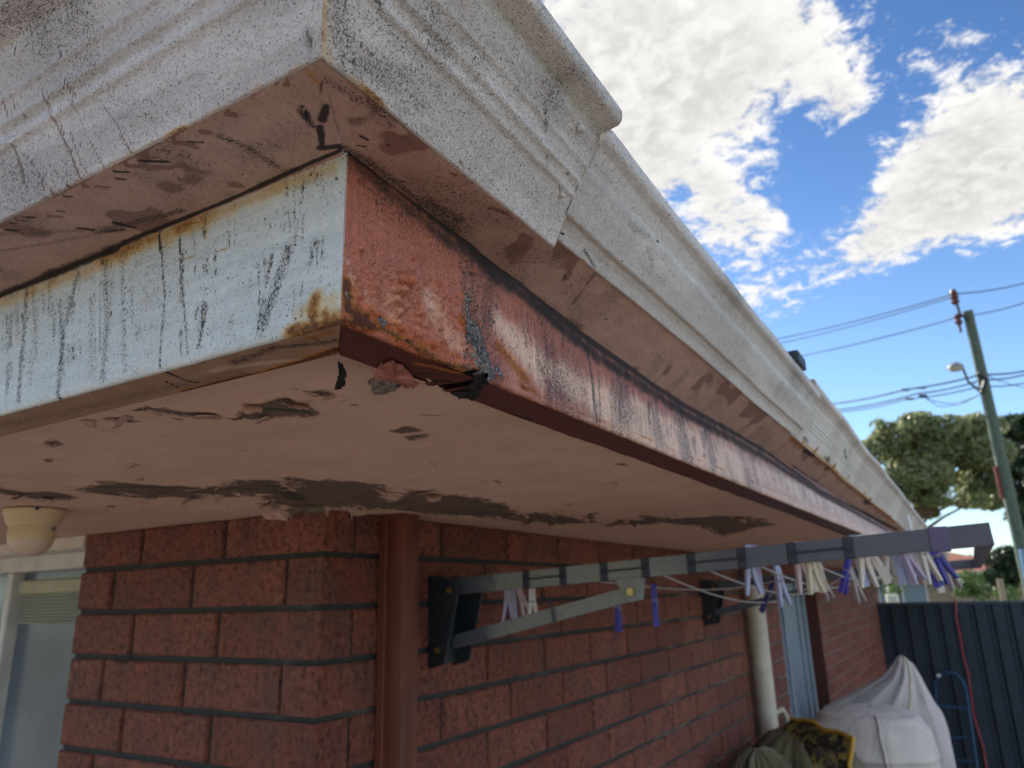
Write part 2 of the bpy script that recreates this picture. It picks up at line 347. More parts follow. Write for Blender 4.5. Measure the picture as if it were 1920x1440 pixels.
def soffit_mat():
    m, t, b = mat0('peeling_soffit_paint'); o = t.obj()
    wv = t.vmath('SCALE', t.vmath('SUBTRACT', t.noisec(o, 45, 5), (.5, .5, .5)).outputs[0]); wv.inputs['Scale'].default_value = .02
    ow = t.vmath('ADD', o, wv.outputs[0]).outputs[0]
    n = t.noise(ow, 12, 5, .6); nf = t.noise(ow, 140, 5, .65); rip = t.noise(t.vmath('MULTIPLY', ow, (5, 26, 1)).outputs[0], 2.2, 5, .6)
    rg = t.attr('rag'); vw = t.vmath('MULTIPLY', t.vmath('ADD', o, wv.outputs[0]).outputs[0], (1, 1, 1)).outputs[0]; mp_ = t.new('ShaderNodeMapping'); mp_.inputs['Rotation'].default_value = (0, 0, -.53); mp_.inputs['Scale'].default_value = (1, .22, 1); t.put(mp_.inputs['Vector'], vw); big = t.math('MULTIPLY', t.math('SUBTRACT', t.noise(mp_.outputs[0], 85, 6, .68), .5), t.math('MULTIPLY', rg, 16.)); pe = t.attr('peel')      # signed distance in cm, + inside the bare patch
    jag = t.math('ADD', t.math('MULTIPLY', t.math('SUBTRACT', t.noise(ow, 70, 8, .75), .5), 3.0), t.math('MULTIPLY', t.math('SUBTRACT', t.noise(o, 22, 3), .5), 1.4))
    ed = t.math('ADD', t.math('ADD', pe, jag), big); bare = t.ss(ed, -.04, .04); rim = t.math('MULTIPLY', t.ss(ed, -.35, -.02), t.math('SUBTRACT', 1., bare))
    c = t.mix(t.ss(n, .3, .7), (.57, .40, .305), (.65, .465, .36)); c = t.mix(t.math('MULTIPLY', t.ss(rip, .45, .75), .35), c, (.47, .32, .245))
    st = t.attr('stain'); c = t.mix(t.math('MULTIPLY', t.ss(t.math('ADD', st, t.math('MULTIPLY', t.math('SUBTRACT', rip, .5), 1.2)), .3, .9), .55), c, (.56, .30, .11))
    c = t.mix(t.math('MULTIPLY', t.ss(t.noise(ow, 300, 3), .70, .76), .5), c, (.2, .12, .09))
    c = t.mix(t.math('MULTIPLY', rim, .5), c, (.72, .52, .42))
    mo = t.attr('moss')
    bc = t.mix(t.ss(t.noise(ow, 35, 5, .65), .35, .65), (.115, .085, .065), (.17, .125, .10)); bc = t.mix(t.ss(t.math('ADD', mo, t.math('SUBTRACT', t.noise(ow, 50, 5, .7), .5)), .3, .8), bc, (.05, .055, .035))
    c = t.mix(bare, c, bc); g = t.attr('grime_shade'); c = t.mix(t.ss(t.math('ADD', g, t.math('SUBTRACT', nf, .5)), .3, .8), c, (.03, .02, .02))
    t.put(b.inputs['Base Color'], c); b.inputs['Roughness'].default_value = .72; b.inputs['Specular IOR Level'].default_value = .3
    h = t.math('ADD', t.math('MULTIPLY', t.math('SUBTRACT', 1., bare), 1.0), t.math('MULTIPLY', nf, .22)); h = t.math('ADD', h, t.math('MULTIPLY', rip, .35)); h = t.math('ADD', h, t.math('MULTIPLY', rim, .5))
    bn = t.new('ShaderNodeBump'); bn.inputs['Strength'].default_value = .9; bn.inputs['Distance'].default_value = .0036; t.put(bn.inputs['Height'], h); t.l.new(bn.outputs[0], b.inputs['Normal'])
    return m
M['soffit'] = soffit_mat()

def brick_mat():
    m, t, b = mat0('rock_face_red_brick'); o = t.obj(); v = t.attr('tone')
    n = t.noise(o, 82, 6, .66, .1); nl = t.noise(o, 14, 4); nv = t.voro(t.vmath('ADD', o, t.vmath('SCALE', t.noisec(o, 90, 2)).outputs[0]).outputs[0], 120, 'SMOOTH_F1'); nf = t.noise(o, 420, 3)
    # stretched pits of the split face
    c = t.mix(v, (.36, .100, .058), (.60, .200, .125)); c = t.mix(t.ss(nl, .35, .75), c, (.29, .115, .09)); c = t.mix(t.math('MULTIPLY', t.ss(n, .52, .34), .8), c, (.07, .022, .018))
    c = t.mix(t.math('MULTIPLY', t.ss(nf, .68, .78), .4), c, (.48, .27, .2)); c = t.mix(t.math('MULTIPLY', t.ss(t.noise(o, 3.1, 3), .52, .75), .22), c, (.34, .20, .17))
    sm = t.attr('soot'); c = t.mix(t.ss(t.math('ADD', sm, t.math('SUBTRACT', n, .5)), .3, .7), c, (.06, .055, .05))
    t.put(b.inputs['Base Color'], c); b.inputs['Roughness'].default_value = .6; b.inputs['Specular IOR Level'].default_value = .5
    h = t.math('ADD', t.math('MULTIPLY', t.ss(n, .30, .66), 1.), t.math('MULTIPLY', t.noise(o, 180, 4, .6, .0), .8)); h = t.math('ADD', h, t.math('MULTIPLY', nf, .2))
    bn = t.new('ShaderNodeBump'); bn.inputs['Strength'].default_value = 1.; bn.inputs['Distance'].default_value = .011; t.put(bn.inputs['Height'], h); t.l.new(bn.outputs[0], b.inputs['Normal'])
    return m
M['brick'] = brick_mat()
m_, t_, b_ = mat0('dark_raked_mortar'); o_ = t_.obj(); s_ = t_.new('ShaderNodeSeparateXYZ'); t_.put(s_.inputs[0], o_)
k_ = t_.math('ADD', t_.math('MULTIPLY', s_.outputs[1], .22), t_.math('MULTIPLY', t_.math('SUBTRACT', t_.noise(o_, 5, 4), .5), 2.2))  # joints darker near the corner, paler along the wall: their shade painted in
t_.put(b_.inputs['Base Color'], t_.mix(t_.ss(k_, .22, .95), (.035, .038, .036), (.22, .185, .14))); b_.inputs['Roughness'].default_value = .9
bn = t_.new('ShaderNodeBump'); bn.inputs['Distance'].default_value = .001; t_.put(bn.inputs['Height'], t_.noise(o_, 300, 4)); t_.l.new(bn.outputs[0], b_.inputs['Normal']); M['mortar'] = m_
M['white_paint'] = plain('cream_painted_timber', (.66, .63, .55), .55, var=.1)
M['alu'] = plain('grey_blue_aluminium', (.30, .36, .42), .45, .2)
M['alu_white'] = plain('off_white_aluminium', (.60, .60, .57), .45)
M['brown_pipe'] = plain('red_brown_pipe_paint', (.135, .034, .017), .6, var=.3, vs=9, bump=.0006, bs=120, streak=(3, 3, .5))
M['pvc'] = plain('yellowed_pvc', (.60, .56, .47), .4)
M['black_plastic'] = plain('black_powder_coat', (.018, .026, .034), .5, bump=.0002)
def arm_mat():
    m, t, b = mat0('two_tone_grey_steel'); o = t.obj(); s = t.new('ShaderNodeSeparateXYZ'); t.put(s.inputs[0], o); n = t.noise(o, 14, 4)
    x = t.math('ADD', s.outputs[0], t.math('MULTIPLY', t.math('SUBTRACT', n, .5), .12)); k = t.math('MULTIPLY', t.ss(x, .10, .14), t.ss(x, .62, .40))  # paler grey along the inner stretch, darker at the wall and outwards
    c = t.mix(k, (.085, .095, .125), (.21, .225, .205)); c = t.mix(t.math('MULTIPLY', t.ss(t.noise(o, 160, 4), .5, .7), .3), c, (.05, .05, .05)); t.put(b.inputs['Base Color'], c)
    b.inputs['Roughness'].default_value = .5; return m
M['arm'] = arm_mat()
M['arm_far'] = plain('slate_powder_coated_steel', (.10, .115, .15), .5, .1, var=.1)
M['slot'] = plain('dark_line_anchor_plastic', (.025, .03, .05), .5)
M['brass'] = plain('brass_screw', (.62, .43, .16), .35, .9)
M['cord'] = plain('grey_line_cord', (.36, .34, .33), .6)
M['dome'] = plain('cream_camera_plastic', (.60, .49, .30), .4, var=.06)
M['dome_cap'] = plain('pinkish_camera_bubble', (.58, .46, .36), .3, var=.05)
M['wire'] = plain('dark_hook_wire', (.02, .018, .018), .5)
M['fence'] = plain('dark_green_steel_sheet', (.013, .028, .046), .45, var=.15, vs=6)
M['fence_cap'] = plain('fence_rail_steel', (.03, .052, .075), .4)
M['red_rope'] = plain('red_rope', (.36, .075, .085), .7)
M['blue_steel'] = plain('blue_trolley_paint', (.012, .055, .14), .4)
M['concrete'] = plain('yard_paving_brick', (.46, .34, .26), .85, var=.2, vs=2, bump=.002, bs=90)
M['roof'] = plain('dark_roof_sheet', (.10, .09, .085), .6)
M['under'] = plain('dark_void', (.02, .018, .016), .9)
M['pole'] = plain('weathered_green_pole', (.12, .155, .125), .8, var=.3, vs=3, streak=(8, 8, .6))
M['conduit'] = plain('pale_blue_conduit', (.25, .42, .62), .5)
M['powerline'] = plain('power_cable', (.05, .07, .09), .6)
M['insul'] = plain('brown_insulator', (.12, .04, .03), .3)
M['bark'] = plain('grey_red_bark', (.17, .11, .085), .85, var=.3, vs=4)

# ------------------------------------------------------------------ ground
g = MB(); g.add([(-900, -900, GROUND), (900, -900, GROUND), (900, 900, GROUND), (-900, 900, GROUND)], [(0, 1, 2, 3)])
m_, t_, b_ = mat0('dry_ground'); o_ = t_.obj()
t_.put(b_.inputs['Base Color'], t_.mix(t_.ss(t_.noise(o_, .08, 5), .4, .6), (.17, .15, .10), (.09, .12, .05))); b_.inputs['Roughness'].default_value = .95
tag(g.build('ground', m_), kind='structure')
g = MB(); g.box((-.02, -8, GROUND-.1), (7, 8.3, GROUND+.03), .01); g.box((-8, -8, GROUND-.1), (-.02, -.02, GROUND+.03), .01)
tag(g.build('yard_paving', M['concrete']), kind='structure')

# ------------------------------------------------------------------ the house
house = thing('brick_house', 'red brick house with rusty peeling eave, white gutter and pink soffit', 'house', (0, 0, GROUND))
def part(o, parent=None):
    parent = parent or house; o.parent = parent
    o.matrix_parent_inverse = Matrix.Translation(-Vector(house.location)) if parent is house else Matrix.Identity(4)
    return o
H = .086
def bricks(face, u0, u1, r0, r1, pitch, holes=(), dpt=.10):
    """one leaf of brickwork: face 'x' (plane x=0, u=y) or 'y' (plane y=0, u=-x); rows r0..r1 counted down from the eave"""
    V = []; F = []; T = []; S = []
    for r in range(r0, r1):
        z1 = -H*(r-1)-.005 if r > 0 else .0735; z0 = -H*r+.005
        even = r % 2 == 0
        j = (.083 if even else .251) if face == 'x' else (.251 if even else .083)
        ed = [0.0]
        if face == 'x': ed.append(.078 if even else .243)
        else: ed.append(.251 if even else .084)
        while ed[-1] < u1: ed.append(ed[-1]+pitch)
        for a, b in zip(ed[:-1], ed[1:]):
            if a == 0 and (even if face == 'x' else not even): continue      # that corner brick belongs to the other wall
            a_ = a+(0.005 if a > 0 else 0); b_ = b-.005
            segs = [(max(a_, u0), min(b_, u1))]
            for h0, h1, hz0, hz1 in holes:
                if z0 > hz0-.04 and z1 < hz1+.04 or (z0 < hz1-.03 and z1 > hz0+.03):
                    ns = []
                    for s0, s1 in segs:
                        if s1 <= h0 or s0 >= h1: ns.append((s0, s1)); continue
                        if s0 < h0: ns.append((s0, h0))
                        if s1 > h1: ns.append((h1, s1))
                    segs = ns
            for s0, s1 in segs:
                if s1-s0 < .012: continue
                near = s0 < 1.6; c = .0035; n = len(V)
                jx = rng.normal(0, .0008); tone = rng.uniform(0, 1)
                corner = s0 == 0.0; dq = (.079 if face == 'x' else .073) if corner else dpt
                def q(u, z, d): V.append((d, u, z) if face == 'x' else (-u, -d, z)); T.append(tone)
                lo = 0 if corner else c
                for (u, z, d) in ((s0, z0, -dq), (s1, z0, -dq), (s1, z1, -dq), (s0, z1, -dq), (s0, z0, -c if not corner else 0), (s1, z0, -c), (s1, z1, -c), (s0, z1, -c if not corner else 0),
                                  (s0+lo, z0+c, jx), (s1-c, z0+c, jx), (s1-c, z1-c, jx), (s0+lo, z1-c, jx)): q(u, z, d if not (corner and d == jx) else 0)
                f = [(8, 9, 10, 11), (4, 5, 9, 8), (5, 6, 10, 9), (6, 7, 11, 10), (7, 4, 8, 11), (0, 1, 5, 4), (1, 2, 6, 5), (2, 3, 7, 6), (3, 0, 4, 7)]
                F += [tuple(n+i for i in (ff if face == 'x' else ff)) for ff in f]
    return V, F, T
def brick_part(name, data, mirror=False):
    V, F, T = data; me = mesh(name, V, F)
    a = me.attributes.new('tone', 'FLOAT', 'POINT'); a.data.foreach_set('value', T)
    P = np.array(V); s = strokes(P, ((0, 0, 0), np.array([0, 1., 0])), [([(560, 1065), (580, 1080)], 20, .75)])*(abs(P[:, 1]) < .02)
    a = me.attributes.new('soot', 'FLOAT', 'POINT'); a.data.foreach_set('value', s)
    import bmesh
    bm = bmesh.new(); bm.from_mesh(me); bmesh.ops.recalc_face_normals(bm, faces=bm.faces); bm.to_mesh(me); bm.free()
    return part(newobj(name, me, M['brick']))
DY0, DY1 = 3.44, 4.633
WX0, WX1, WZ0, WZ1 = .70, 2.3, -1.1, .045
brick_part('brick_wall', bricks('x', 0, 8.69, 0, 24, .26, holes=[(DY0, DY1, -9, .0)]))
brick_part('brick_wall', bricks('y', 0, 3.0, 0, 24, .25, holes=[(WX0, WX1, WZ0, .2)]))
g = MB()
for y0, y1, z0, z1 in ((0.007, DY0-.004, GROUND, .07), (DY0-.004, DY1+.004, .0, .07), (DY1+.004, 8.683, GROUND, .07)): g.box((-.16, y0, z0), (-.007, y1, z1))
for x0, x1, z0, z1 in ((-WX0+.004, -.161, GROUND, .07), (-WX1, -WX0+.004, GROUND, WZ0), (-3., -WX1, GROUND, .07)): g.box((x0, .007, z0), (x1, .16, z1))
part(g.build('mortar', M['mortar']))
g = MB(); g.box((-9, .17, GROUND), (-.17, 8.6, .07)); part(g.build('inner_wall', M['under']))

# --- soffit
xs = np.concatenate([np.linspace(-2.9, -.62, 60)[:-1], np.arange(-.62, .642, .004)])
ys = np.concatenate([np.arange(-.642, 1.5, .004), np.linspace(1.5, 9.1, 330)])
X, Y = np.meshgrid(xs, ys, indexing='ij'); P = np.stack([X, Y, np.full_like(X, .075)], -1); Pf = P.reshape(-1, 3)
near = (Pf[:, 0] > -1.3) & (Pf[:, 1] < 4.5)
SF = ((0, 0, .075), np.array([0, 0, 1.])); peel = np.full(len(Pf), -9.); Pn = Pf[near]
POLY = [
 [(144, 918), (175, 913), (197, 906), (262, 907), (313, 911), (346, 913), (368, 918), (423, 914), (452, 902), (503, 898), (521, 902), (547, 924), (553, 913), (547, 895), (598, 900), (700, 907), (719, 909),
  (722, 937), (733, 943), (755, 933), (768, 917), (799, 918), (804, 929), (850, 928), (894, 935), (945, 946), (970, 964), (1018, 962), (1069, 970), (1105, 978), (1051, 982), (978, 976), (905, 970), (854, 967),
  (796, 961), (759, 955), (723, 953), (700, 957), (660, 952), (617, 951), (600, 956), (545, 960), (535, 950), (520, 955), (490, 931), (463, 928), (426, 931), (383, 931), (350, 936), (302, 936), (219, 928), (164, 922)],
 [(0, 916), (47, 922), (87, 922), (120, 926), (140, 933), (120, 938), (66, 935), (22, 929), (0, 927)],
 [(250, 768), (277, 761), (310, 764), (343, 772), (397, 773), (402, 783), (350, 783), (310, 776), (273, 774)],
 [(443, 785), (474, 767), (510, 751), (540, 743), (554, 756), (580, 759), (587, 771), (569, 785), (547, 783), (503, 783)],
 [(200, 783), (230, 782), (250, 789), (225, 790)], [(84, 833), (104, 826), (110, 830), (100, 839)], [(600, 730), (634, 744), (616, 748)],
 [(735, 808), (770, 799), (786, 805), (755, 812)], [(750, 819), (795, 813), (770, 824)],
 [(1134, 985), (1166, 973), (1202, 975), (1206, 966), (1253, 972), (1304, 969), (1355, 967), (1410, 971), (1455, 984), (1410, 990), (1373, 1000), (1352, 1006), (1333, 992), (1304, 985), (1228, 981), (1173, 983)],
 [(1103, 961), (1112, 962), (1113, 978), (1102, 981)]]
pn = np.full(len(Pn), -9.); rag_ = np.zeros(len(Pn))
for i_, q in enumerate(POLY):
    v_ = polymask(Pn, SF, q, [0, 1])*100; pn = np.maximum(pn, v_)
    if i_ in (0, 9): rag_ = np.maximum(rag_, sstep(v_, -6, -1)*(1 if i_ == 0 else .6))
    if i_ in (2, 3, 8): rag_ = np.maximum(rag_, .12*sstep(v_, -3, -1))
# thin cracks
cr = strokes(Pn, SF, [([(634, 745), (675, 763), (700, 771)], 2.4, 1.), ([(753, 774), (790, 776), (893, 781)], 2.2, 1.), ([(1000, 835), (1060, 842)], 3, .7), ([(360, 758), (385, 750)], 2, .8),
                      ([(188, 808), (212, 810)], 3, .9), ([(300, 818), (325, 812)], 2.5, .8), ([(380, 805), (402, 822)], 3, .5), ([(410, 840), (455, 845)], 3.5, .7), ([(520, 728), (590, 733)], 3, .8),
                      ([(480, 847), (500, 846)], 2, .8), ([(885, 841), (905, 843)], 3, .8), ([(815, 892), (820, 893)], 3, .9), ([(960, 924), (966, 926)], 3, .9), ([(925, 930), (935, 931)], 2.5, .8),
                      ([(1045, 955), (1060, 960)], 3, .8), ([(1177, 870), (1185, 876)], 4, .9), ([(218, 936), (255, 940)], 3, .7), ([(302, 945), (390, 945)], 3, .7), ([(250, 790), (268, 789)], 2, .9), ([(120, 797), (128, 798)], 3, .9)])
st = strokes(Pn, SF, [([(200, 875), (420, 868)], 22, .55), ([(640, 842), (745, 838)], 9, .7), ([(770, 826), (860, 828)], 18, .6), ([(930, 838), (1080, 850)], 12, .5), ([(1130, 958), (1200, 960)], 16, .7), ([(680, 905), (720, 890)], 12, .4)])
mo = strokes(Pn, SF, [([(180, 916), (520, 920)], 12, .8), ([(520, 915), (560, 940)], 26, 1.), ([(480, 770), (580, 776)], 14, .9), ([(600, 935), (700, 938)], 10, .4), ([(560, 950), (600, 950)], 16, 1.)])
def full(v, fill=0.):
    a = np.full(len(Pf), fill); a[near] = v; return a
peel = full(pn, -9.)
# the sheet itself: slightly sagging, loose paint lifts at the bare patches
zoff = .0016*(fbm(Pf, 6, 3, 2)-.5)*2 - .0022*np.exp(-((peel+.35)/.5)**2)*(fbm(Pf, 30, 2, 5)) + .0018*(sstep(peel, -.1, .15))
P[..., 2] += zoff.reshape(X.shape)
cx = (xs[:-1]+xs[1:])/2; cy = (ys[:-1]+ys[1:])/2; CX, CY = np.meshgrid(cx, cy, indexing='ij')
keep = ~((CX < -.02) & (CY > .02) & ~((CX < -WX0+.01) & (CY < .1)))
def gridkeep(name, P, keep, flip, attrs, smooth=True):
    me = gridmesh(name, P, smooth, flip, attrs)
    if not keep.all():
        import bmesh
        bm = bmesh.new(); bm.from_mesh(me); bm.faces.ensure_lookup_table(); k = keep.reshape(-1)
        bmesh.ops.delete(bm, geom=[f for f, kk in zip(bm.faces, k) if not kk], context='FACES'); bm.to_mesh(me); bm.free()
        if smooth: me.shade_smooth()
    return me
soff = part(newobj('soffit', gridkeep('soffit', P, keep, False, {'peel': peel, 'stain': full(st), 'moss': full(mo), 'grime_shade': full(cr), 'rag': full(rag_)}), M['soffit']))
# loose paint hanging over the top of the brickwork
def flake(pts, plane, val, th=.0009, mat='soffit', curl=.006, par=None, name='paint_flake'):
    Q = [U(x, y, plane, val) for x, y in pts]; n = np.zeros(3); n[plane] = -1.0
    g = MB(); c = sum(Q)/len(Q)
    Q = [q+n*curl*rng.uniform(0, 1) for q in Q]; g.prism(Q, (0, 0, 0), n*th)
    return part(g.build(name, M[mat]), par or house)
M['flake'] = plain('loose_pink_paint', (.48, .33, .27), .7, var=.2, vs=60)
M['flake_moss'] = plain('mouldy_paper_lining', (.16, .13, .09), .9, var=.4, vs=60)
for q in ([(495, 962), (503, 937), (524, 955), (540, 965), (544, 990), (541, 976), (529, 976), (500, 974)], [(505, 930), (525, 935), (545, 956), (549, 972), (538, 964)], ):
    flake(q, 1, -.012, mat='flake')
for q in ([(545, 950), (560, 948), (600, 950), (612, 958), (600, 962), (560, 962), (546, 974)], ):
    flake(q, 1, -.010, mat='flake_moss')
for q in ([(618, 951), (655, 946), (664, 948), (664, 974), (660, 960), (652, 951), (640, 955), (622, 956), (616, 970), (613, 955)], [(664, 951), (705, 956), (703, 962), (672, 968), (666, 966)], [(705, 957), (748, 957), (745, 961), (712, 960), (709, 967)]):
    flake(q, 0, .012, mat='flake')
# small chips of paint curling off the board, thickest round the bare patches
def chips(n, seed):
    r = np.random.default_rng(seed); bank = np.where((np.abs(pn) < 1.2) & (Pn[:, 0] > -.8) & (Pn[:, 1] < 1.2))[0]; oth = np.where((pn < -2) & (Pn[:, 0] > -.3) & (Pn[:, 0] < .6) & (Pn[:, 1] < .6) & ~((Pn[:, 0] < .03) & (Pn[:, 1] > -.03)))[0]
    for k in range(n):
        edge_ = k < n*.72; c = Pn[r.choice(bank if edge_ else oth)].copy()
        if c[0] < .02 and c[1] > -.02: continue
        L = r.uniform(.006, .024)*(1 if edge_ else .6); W = L*r.uniform(.5, 1.6); a = r.uniform(0, 6.28) if not edge_ else r.normal(-1.0, .9); dv = np.array([math.cos(a), math.sin(a), 0]); sv = np.array([-dv[1], dv[0], 0]); ti = r.uniform(.15, .75); V = []; nn_ = 4; mm = 5
        jag = r.uniform(.6, 1.1, mm)
        for i in range(nn_):
            s = i/(nn_-1)
            for j in range(mm):
                u_ = (j/(mm-1)-.5); V.append(c+dv*L*s*jag[j]*math.cos(ti*s)+sv*W*u_*(1-.35*s)+np.array([0, 0, -.0012-L*s*s*math.sin(ti)*jag[j]]))
        yield V, [(i*mm+j, i*mm+j+1, (i+1)*mm+j+1, (i+1)*mm+j) for i in range(nn_-1) for j in range(mm-1)]
for V, F in chips(90, 4):
    o = newobj('paint_flake', mesh('paint_flake', V, F, True), M['flake']); o.parent = soff; md = o.modifiers.new('thick', 'SOLIDIFY'); md.thickness = .0006
# timber strip above the window and along the wall head
g = MB(); g.box((-WX1, -.004, .048), (-WX0-.002, .05, .0745), .002); part(g.build('window_head_trim', M['white_paint']))

# --- fascia
def resample(pts, step):
    out = []
    for (a, b) in zip(pts[:-1], pts[1:]):
        a = np.array(a, float); b = np.array(b, float); n = max(1, int(np.linalg.norm(b-a)/step))
        out += [a+(b-a)*k/n for k in range(n)]
    return np.array(out+[np.array(pts[-1], float)])
def bend(p, c, r, n=4):
    """replace corner c of polyline p by an arc of radius r"""
    out = [p[0]]
    for i in range(1, len(p)-1):
        if i not in c: out.append(p[i]); continue
        a, b, d = map(lambda q: np.array(q, float), (p[i-1], p[i], p[i+1])); u = (a-b)/np.linalg.norm(a-b); v = (d-b)/np.linalg.norm(d-b)
        for k in range(n+1):
            s = k/n; out.append(tuple(b+u*r*(1-s)**2+v*r*s**2))
    return out+[p[-1]]
EX = .6668
fprof = resample(bend([(EX-.041, .0735), (EX-.041, .062), (EX, .0605), (EX+.0005, .175)], (1, 2), .005), .0016)
def zj(y): return np.interp(y, [-.667, -.56, -.34, -.2, .3, 1.5, 3, 9.2], [.1605, .155, .142, .138, .143, .139, .150, .155])
fprof1 = resample(bend([(EX-.041, .0735), (EX-.041, .062), (EX, .0605), (EX+.0005, .175)], (1, 2), .005), .0011)
def drift(y): return np.interp(y, [-.667, -.3, .2, 1.3, 3, 9.2], [0, .006, .011, .026, .032, .032])
def fsh(o): return .020*np.clip((o-.668)/(.7045-.668), 0, 1)      # the front gutter stands 2 cm farther out than the side one
def run(side, prof, s0, s1, fine=.0016, far=None, dx=None, dz=None):
    """sweep profile (outward offset, z) along an eave; s0 None = mitred at the house corner"""
    a = s0 if s0 is not None else -EX; 
    if far is None: ts = np.linspace(0, 1, max(2, int(abs(s1-a)/fine)))
    else:
        fa = far; n1 = int(abs(fa-a)/fine); n2 = max(2, int(abs(s1-fa)/.02)); L = abs(s1-a)
        ts = np.concatenate([np.linspace(0, abs(fa-a)/L, n1)[:-1], np.linspace(abs(fa-a)/L, 1, n2)])
    O, T = np.meshgrid(prof[:, 0], ts, indexing='ij'); Z = np.repeat(prof[:, 1][:, None], len(ts), 1)
    if side == 'x':
        st_ = -(O+fsh(O)) if s0 is None else np.full_like(O, s0); Yc = st_+(s1-st_)*T
        Xc = O+(dx(Yc, Z) if dx else 0); P = np.stack([Xc, Yc, Z+(dz(Yc) if dz else 0)], -1)
    else:
        st_ = O if s0 is None else np.full_like(O, s0); Xc = st_+(s1-st_)*T
        P = np.stack([Xc, -(O+fsh(O)), Z+(dz(Xc) if dz else 0)], -1)
    return P
def faceattrs(P, surf, spec, extra=None):
    Pf = P.reshape(-1, 3); return {k: (v if isinstance(v, np.ndarray) else strokes(Pf, surf, v)) for k, v in spec.items()}
def colstreaks(n, line0, line1, x0, x1, w, s, seed, frac=(.2, 1.)):
    """vertical runs hanging from the edge line0 towards line1 (photo coordinates)"""
    r = np.random.default_rng(seed); out = []
    for _ in range(n):
        x = r.uniform(x0, x1); ya = np.interp(x, *line0); yb = np.interp(x, *line1); f = r.uniform(*frac); s_ = r.uniform(0, .25)
        lean = r.normal(0, 1.5)
        out.append(([(x, ya+(yb-ya)*s_), (x+lean, ya+(yb-ya)*(s_+f)/2), (x+lean*1.5, ya+(yb-ya)*min(1, f))], r.uniform(*w), r.uniform(*s)))
    return out
SL = ((0, -EX, 0), np.array([0, 1., 0])); SR = ((EX, 0, 0), np.array([1., 0, 0])); SB = ((0, 0, .0605), np.array([0, 0, 1.]))
TL = ([0, 640], [555, 277]); BL = ([0, 640], [775, 605]); TR = ([648, 860, 1209, 1683], [287, 440, 697, 993]); BR = ([640, 1100, 1373, 1640], [605, 787, 898, 1005])
# front (left in the photo) fascia
P = run('y', fprof, None, -2.9, far=.05, fine=.0011); Pf = P.reshape(-1, 3)
mould_shade = strokes(Pf, SL, [([(22, 560), (10, 765)], 10, .75), ([(52, 530), (33, 750)], 12, .9), ([(146, 510), (118, 620), (108, 745)], 13, .95), ([(197, 475), (200, 600), (190, 710)], 17, .8), ([(300, 430), (309, 560), (297, 690)], 5, 1.05),
     ([(335, 432), (340, 500), (352, 665)], 5, 1.), ([(392, 450), (380, 580), (370, 660)], 8, .95), ([(428, 385), (432, 520), (440, 640)], 6, .85), ([(500, 360), (512, 470), (485, 600)], 7, .85), ([(536, 325), (545, 450)], 5, .85),
     ([(540, 470), (510, 560), (490, 615)], 22, .98), ([(590, 440), (575, 530)], 10, .8), ([(70, 560), (55, 720)], 22, .55), ([(170, 600), (170, 700)], 20, .6), ([(255, 500), (262, 690)], 10, .6), ([(388, 575), (372, 650)], 9, 1.1)]
     + colstreaks(64, TL, BL, 0, 630, (2.2, 6), (.5, .92), 3) + colstreaks(14, TL, BL, 0, 260, (8, 16), (.5, .8), 4))
mould_shade = np.maximum(mould_shade, .30+.4*(fbm(Pf, 25, 3)-.5))
rust = strokes(Pf, SL, [([(0, 570), (180, 500)], 24, .42), ([(180, 492), (290, 447), (400, 402)], 26, .62), ([(400, 405), (625, 312)], 24, .42), ([(560, 590), (625, 565)], 26, .45), ([(592, 560), (588, 605)], 22, .85), ([(540, 622), (636, 602)], 18, .9), ([(600, 590), (635, 595)], 26, .7), ([(388, 410), (380, 640)], 3.5, .5), ([(645, 300), (640, 600)], 3, .40),
     ([(335, 488), (430, 466)], 2.5, .6), ([(612, 575), (615, 600)], 9, .85)])
grime_shade = strokes(Pf, SL, [([(0, 553), (220, 465)], 10, 1.1), ([(220, 462), (400, 384), (560, 318), (645, 276)], 6, 1.1), ([(298, 440), (300, 470)], 4, .9), ([(340, 425), (345, 445)], 6, .9)])
drip = strokes(Pf, SL, [([(0, 560), (400, 395)], 26, .30), ([(52, 690), (150, 600)], 40, .22)])
lowf = (Pf[:, 2] < .064)
P = P+(fbm(P, 7, 2)[..., None]-.5)*np.array([0, .0030, .0008])+(fbm(P, 60, 2, 4)[..., None]-.5)*np.array([0, .0006, 0])
fascia_f = part(newobj('fascia', gridmesh('fascia', P, True, False, {'mould_shade': mould_shade, 'rust': rust, 'grime_shade': grime_shade, 'drip': drip, 'chalk_sheen': (fbm(Pf, 8, 3, 9)-.35)*.9}), M['fascia_white'])); fascia_f['label'] = 'chalky white fascia board streaked with black mould'
